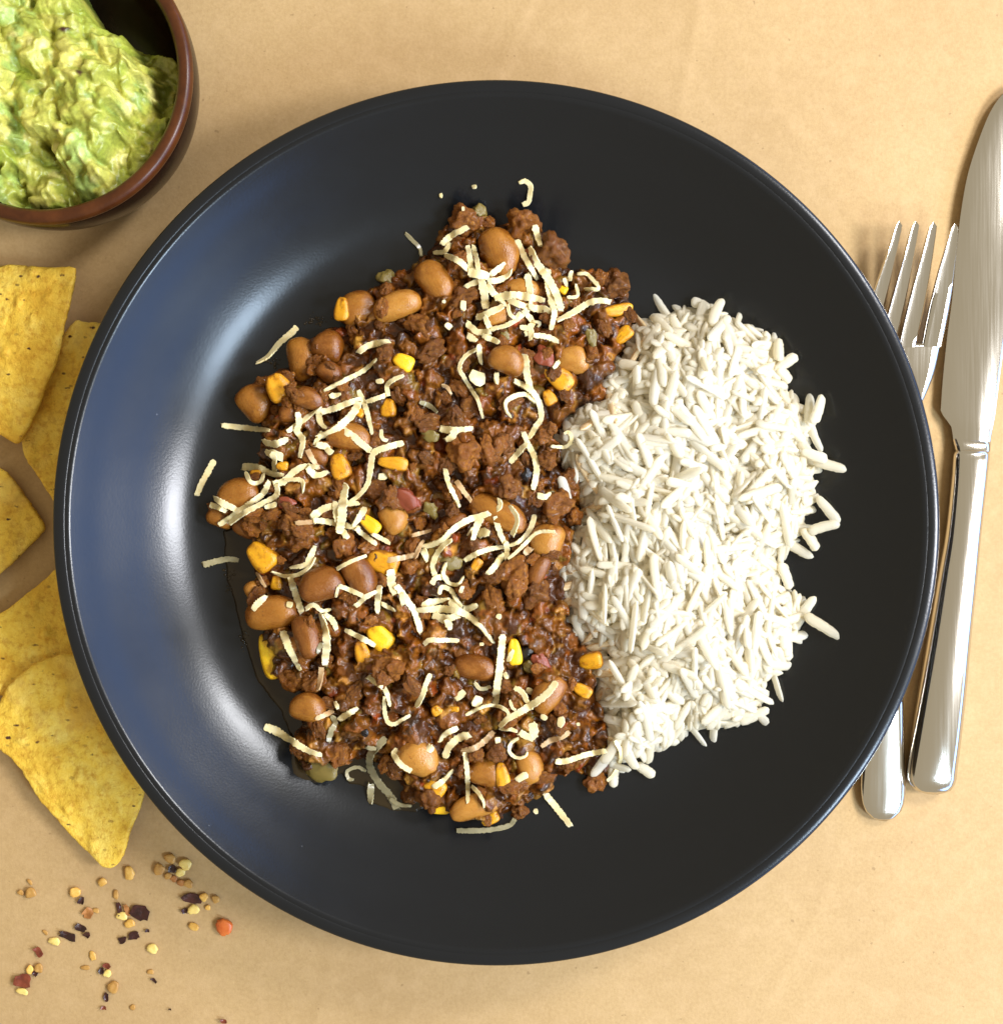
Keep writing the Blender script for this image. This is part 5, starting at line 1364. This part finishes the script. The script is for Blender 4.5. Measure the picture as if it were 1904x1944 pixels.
def make_fork():
    root = empty('dinner_fork', P(1690, 1000, 0))
    tag(root, 'four-tined steel fork lying partly under the bowl rim', 'fork')
    c5 = lambda x, y: C(10, x, y)
    tines = [[((372, 740), (405, 735)), ((335, 850), (385, 850)), ((285, 1000), (350, 1000)), ((225, 1160), (308, 1160)), ((150, 1360), (255, 1360))],
             [((455, 740), (492, 735)), ((425, 850), (475, 850)), ((378, 1000), (448, 1000)), ((340, 1160), (410, 1160)), ((285, 1360), (365, 1360))],
             [((545, 745), (582, 738)), ((515, 850), (566, 850)), ((470, 1000), (545, 1000)), ((432, 1160), (515, 1160)), ((385, 1360), (472, 1360))],
             [((655, 752), (690, 745)), ((620, 870), (682, 870)), ((575, 1020), (665, 1020)), ((540, 1180), (640, 1180)), ((502, 1360), (602, 1360))]]
    zs = [(9.6, 10.9), (8.0, 10.0), (5.6, 8.0), (3.6, 6.0), (2.2, 4.4)]
    for t in tines:
        rows = [(*c5(*l), *c5(*r), z0, z1) for (l, r), (z0, z1) in zip(t, zs)]
        tip = [c5(*((np.array(t[0][0]) * .6 + np.array(t[0][1]) * .4) + (2, -16))), c5(*((np.array(t[0][0]) * .4 + np.array(t[0][1]) * .6) + (2, -16)))]
        rows = [(*tip[0], *tip[1], 10.2, 11.0)] + rows
        ys = np.array([q[1] for q in rows[1:]]); yr = np.array([q[3] for q in rows[1:]])
        fl = np.polyfit(ys, [q[0] for q in rows[1:]], 2); fr = np.polyfit(yr, [q[2] for q in rows[1:]], 2)
        rows = [rows[0]] + [(np.polyval(fl, q[1]), q[1], np.polyval(fr, q[3]), q[3], q[4], q[5]) for q in rows[1:]]
        secs = []
        for q in stations(rows, 22):
            l, r, z0, z1 = q[:2], q[2:4], q[4], q[5]
            zc = (z0 + z1) / 2; a, b = P(*l, zc), P(*r, zc); ring = []
            for s, u in ((.12, 0), (.88, 0), (1, .3), (1, .75), (.90, 1.0), (.72, .96), (.28, .96), (.10, 1.0), (0, .75), (0, .3)):
                p = (a + (b - a) * s).copy(); p[2] = z0 + (z1 - z0) * u; ring.append(p)
            secs.append(np.array(ring))
        v, f = loft(secs); build('tine', v, f, M['steel'], root, True, 50)
    D_ = lambda x, y: (x, y)
    rows = [(*c5(145, 1345), *c5(603, 1345), 2.25, 4.35), (*c5(140, 1400), *c5(592, 1400), 2.0, 4.0), (*c5(165, 1500), *c5(568, 1500), 1.6, 3.7), (*c5(225, 1620), *c5(520, 1620), 1.9, 4.0), (*c5(290, 1740), *c5(452, 1740), 3.2, 5.8), (*c5(325, 1860), *c5(412, 1860), 4.6, 7.4)]
    secs = []
    for n_, q in enumerate(stations(rows, 26)):
        dip = 0.98 - 0.36 * min(1, n_ / 7)
        l, r, z0, z1 = q[:2], q[2:4], q[4], q[5]
        zc = (z0 + z1) / 2; a, b = P(*l, zc), P(*r, zc); ring = []
        for s, u in ((.03, .1), (.5, -.25), (.97, .1), (1, .5), (.98, .9), (.9, 1.0), (.5, dip), (.1, 1.0), (.02, .9), (0, .5)):
            p = (a + (b - a) * s).copy(); p[2] = z0 + (z1 - z0) * u; ring.append(p)
        secs.append(np.array(ring))
    v, f = loft(secs); build('head', v, f, M['steel_satin'], root)
    rows = [(1678, 868, 1721, 868, 4.6, 7.3), (1679, 940, 1714, 940, 6.0, 9.0), (1671, 1060, 1709, 1060, 6.0, 9.0), (1657, 1200, 1711, 1200, 4.4, 7.4), (1642, 1340, 1716, 1340, 2.6, 5.4), (1636, 1450, 1718, 1450, 1.2, 4.0), (1634, 1500, 1720, 1500, .8, 3.4), (1640, 1535, 1714, 1535, .7, 3.1), (1655, 1553, 1698, 1553, .8, 2.7), (1668, 1558, 1684, 1559, 1.2, 2.2)]
    secs = []
    for q in stations(rows, 44):
        l, r, z0, z1 = q[:2], q[2:4], q[4], q[5]
        zc = (z0 + z1) / 2; a, b = P(*l, zc), P(*r, zc); ring = []
        for s, u in ((.06, .06), (.5, 0), (.94, .06), (1, .38), (.98, .66), (.91, .86), (.80, .95), (.5, 1), (.20, .95), (.09, .86), (.02, .66), (0, .38)):
            p = (a + (b - a) * s).copy(); p[2] = z0 + (z1 - z0) * u; ring.append(p)
        secs.append(np.array(ring))
    v, f = loft(secs); build('handle', v, f, M['steel_satin'], root)
make_fork()

# ------------------------------------------------------------------ chili flakes and seeds on the paper
def seed_obj(x, y, L, W, ang, mat, label):
    X, Y = C(9, x, y); l = clen(9, L, 1); w = clen(9, W, 1); h = min(l, w) * 0.45
    r = np.random.default_rng(int(x * 7 + y))
    nu, nv = 16, 10; v = []; f = []
    for i in range(nv + 1):
        t = math.pi * i / nv
        for j in range(nu):
            p = 2 * math.pi * j / nu
            xx = -math.cos(t); rr = math.sin(t) ** 0.8
            dent = 1 - 0.28 * math.exp(-((xx - .25) / .35) ** 2) * max(0, math.sin(p)) ** 2
            q = Vector((xx * l / 2, rr * math.cos(p) * w / 2 * (1 + .18 * xx) + 0.10 * w * (1 - xx * xx), h / 2 + rr * math.sin(p) * h / 2 * dent))
            n = 1 + 0.20 * mnoise.noise(q * 1.1 + Vector((x, y, 0)))
            v.append((q.x * n, q.y * n, max(q.z * n, 0.0)))
    for i in range(nv):
        for j in range(nu): f.append((i * nu + j, i * nu + (j + 1) % nu, (i + 1) * nu + (j + 1) % nu, (i + 1) * nu + j))
    v = np.array(v); a = -R(ang); ca, sa = math.cos(a), math.sin(a)
    c = P(X, Y, 0.8)
    v = np.stack([v[:, 0] * ca - v[:, 1] * sa + c[0], v[:, 0] * sa + v[:, 1] * ca + c[1], v[:, 2] - 0.15], -1)
    o = build('chili_seed', v, f, M[mat]); tag(o, label, 'chili seed', 'chili flakes and seeds scattered on the paper')
def flake_obj(x, y, L, W, ang, mat, label):
    X, Y = C(9, x, y); l = clen(9, L, 1) / 2; w = clen(9, W, 1) / 2
    r = np.random.default_rng(int(x * 3 + y * 5)); m = 14
    ring = []
    for i in range(m):
        a = 2 * math.pi * i / m; q = r.uniform(0.72, 1.12)
        ring.append((l * q * math.copysign(abs(math.cos(a)) ** .75, math.cos(a)), w * q * math.copysign(abs(math.sin(a)) ** .75, math.sin(a))))
    ring = np.array(ring); c = P(X, Y, 0.8); a = -R(ang); ca, sa = math.cos(a), math.sin(a)
    def lay(s, z, k):
        out = []
        for i, q in enumerate(ring):
            px, py = q * s
            curl = 0.9 * ((px / l) ** 2) * s + 0.5 * mnoise.noise(Vector((px * .7 + x, py * .7 + y, k)))
            out.append((c[0] + px * ca - py * sa, c[1] + px * sa + py * ca, max(0.02, 0.25 + z + curl)))
        return np.array(out)
    v, f = loft([lay(.45, -.2, 0), lay(.95, -.2, 0), lay(1, 0, 0), lay(.93, .2, 0), lay(.55, .28, 0), lay(.2, .3, 0)])
    o = build('chili_flake', v, f, M[mat], None, True, 40); tag(o, label, 'chili flake', 'chili flakes and seeds scattered on the paper')
for a in [(1340, 200, 92, 72, 20, 'seed_tan', 'tan hollow seed husk uppermost in the cluster beside the bowl'),
          (1250, 280, 90, 84, 70, 'seed_tan', 'curled tan seed at the left of the cluster beside the bowl'),
          (1460, 245, 98, 86, 30, 'seed_pale', 'plump yellow seed at the right of the cluster nearest the bowl'),
          (1420, 305, 66, 76, 80, 'seed_pale', 'pale flat seed touching the dark flake in the upper cluster'),
          (1320, 335, 50, 62, 70, 'seed_tan', 'small tan seed below the dark flake in the upper cluster'),
          (1485, 400, 78, 66, 10, 'seed_tan', 'angular tan seed at the lower right end of the upper cluster'),
          (1015, 310, 112, 76, 80, 'seed', 'seed standing just below the tip of the largest chip'),
          (800, 385, 66, 76, 60, 'seed', 'single orange seed left of the one below the chip tip'),
          (228, 385, 58, 30, 50, 'seed_tan', 'tan fragment farthest up at the left'),
          (240, 472, 90, 82, -30, 'seed_tan', 'round brown seed at the upper left'),
          (155, 470, 52, 40, 10, 'seed_tan', 'tan bit left of the round brown seed'),
          (585, 465, 78, 92, 70, 'seed', 'orange seed touching a small black flake'),
          (750, 612, 62, 38, 10, 'seed_tan', 'tan papery end right of the orange-brown flake'),
          (912, 490, 42, 84, 0, 'seed_tan', 'upright tan sliver above the big dark flake group'),
          (960, 655, 92, 70, 10, 'seed_pale', 'pale seed under the dark sliver left of the biggest flake'),
          (1025, 715, 86, 70, -20, 'seed', 'orange seed just below the biggest dark flake'),
          (425, 855, 96, 62, 15, 'seed_pale', 'yellow seed below the left end of the longest black flake'),
          (350, 785, 52, 30, 40, 'seed_tan', 'faint tan husk left of the longest black flake'),
          (232, 1085, 56, 78, 0, 'seed', 'left of two seeds above the dark red flake'),
          (300, 1070, 66, 76, 0, 'seed_tan', 'right of two seeds above the dark red flake'),
          (168, 1255, 98, 50, 12, 'seed_pale', 'yellow seed below the dark red flake'),
          (1200, 915, 88, 76, 20, 'seed_pale', 'lone pale yellow seed in the middle of the scatter'),
          (725, 970, 78, 50, 70, 'seed', 'lone orange bean-shaped seed left of centre'),
          (670, 1065, 76, 36, 0, 'seed_tan', 'pale papery husk below the lone orange seed'),
          (845, 1112, 62, 60, 0, 'seed_pale', 'cream seed chip below the dark curled flake'),
          (890, 1220, 86, 98, 20, 'seed_tan', 'large tan seed with a dark wedge flake below it'),
          (1045, 1380, 42, 46, 0, 'seed_tan', 'tiny tan bit near the bottom right of the large tan seed'),
          (1185, 1100, 56, 36, 0, 'seed_tan', 'faint husk above the thin V-shaped flake'),
          (1605, 505, 66, 66, 30, 'seed', 'seed lying on the right end of the long dark flake'),
          (1700, 520, 60, 62, 60, 'seed_tan', 'striped seed right of the long dark flake'),
          (1530, 605, 98, 76, -20, 'seed_pale', 'plump yellow seed below the long dark flake'),
          (1640, 590, 42, 44, 0, 'seed', 'small pale bit right of the plump yellow seed'),
          (1525, 740, 82, 60, 20, 'seed', 'peach-coloured seed left of the orange-red chunk'),
          (1370, 360, 60, 50, 20, 'flake_rust', 'rust seed in the chain below the upper cluster'),
          (1425, 390, 62, 54, 30, 'flake_rust', 'second rust seed in the chain below the upper cluster'),
          (1765, 735, 138, 128, 60, 'flake_orange', 'orange-red chunk of chili at the right of the scatter')]:
    seed_obj(*a)
for a in [(1362, 278, 66, 66, 0, 'flake', 'round dark flake in the middle of the upper cluster'),
          (640, 530, 52, 66, 20, 'flake', 'small black flake touching the orange seed'),
          (695, 630, 86, 92, 30, 'flake_rust', 'orange-brown papery flake above the black flakes'),
          (940, 590, 120, 42, 80, 'flake', 'narrow dark sliver left of the biggest flake'),
          (1000, 600, 100, 48, 70, 'flake_rust', 'rust sliver leaning on the biggest flake'),
          (1105, 620, 165, 132, 20, 'flake', 'biggest dark flake in the middle of the scatter'),
          (635, 745, 104, 60, 25, 'flake', 'wrinkled dark flake right of the longest black flake'),
          (682, 800, 52, 58, 60, 'flake', 'small dark crumb below the wrinkled dark flake'),
          (533, 808, 148, 70, 18, 'flake', 'longest black flake beside a yellow seed'),
          (300, 935, 98, 52, 50, 'flake_red', 'red-brown flake alone above the left seed group'),
          (180, 1165, 140, 122, 10, 'flake_red', 'large dark red flake at the lower left'),
          (278, 1105, 46, 54, 30, 'flake', 'dark flake under the right seed at the lower left'),
          (965, 840, 54, 68, 70, 'flake', 'small dark flake left of the pointed one below the biggest'),
          (1060, 808, 104, 68, -10, 'flake', 'pointed dark flake below the biggest dark flake'),
          (1165, 768, 36, 30, 0, 'flake', 'dark speck right of the pointed dark flake'),
          (800, 1085, 52, 58, 0, 'flake', 'dark flake at the left of the cream seed chip'),
          (845, 1050, 66, 46, 20, 'flake_red', 'dark curled flake above the cream seed chip'),
          (840, 1300, 46, 84, 0, 'flake', 'dark wedge flake below the large tan seed'),
          (818, 1380, 52, 26, 5, 'flake_red', 'small red-brown flake below the dark wedge'),
          (1215, 1162, 62, 26, 40, 'flake', 'thin V-shaped dark flake right of the large tan seed'),
          (1520, 515, 165, 84, 10, 'flake', 'long dark flake near the bowl with a seed on it'),
          (1460, 612, 46, 52, 0, 'flake', 'dark flake at the left end of the plump yellow seed'),
          (1770, 1487, 62, 36, 10, 'flake_red', 'red-brown flake at the bottom edge near the bowl'),
          (1345, 1392, 26, 12, 10, 'flake', 'tiny dark speck in the lower right of the scatter')]:
    flake_obj(*a)
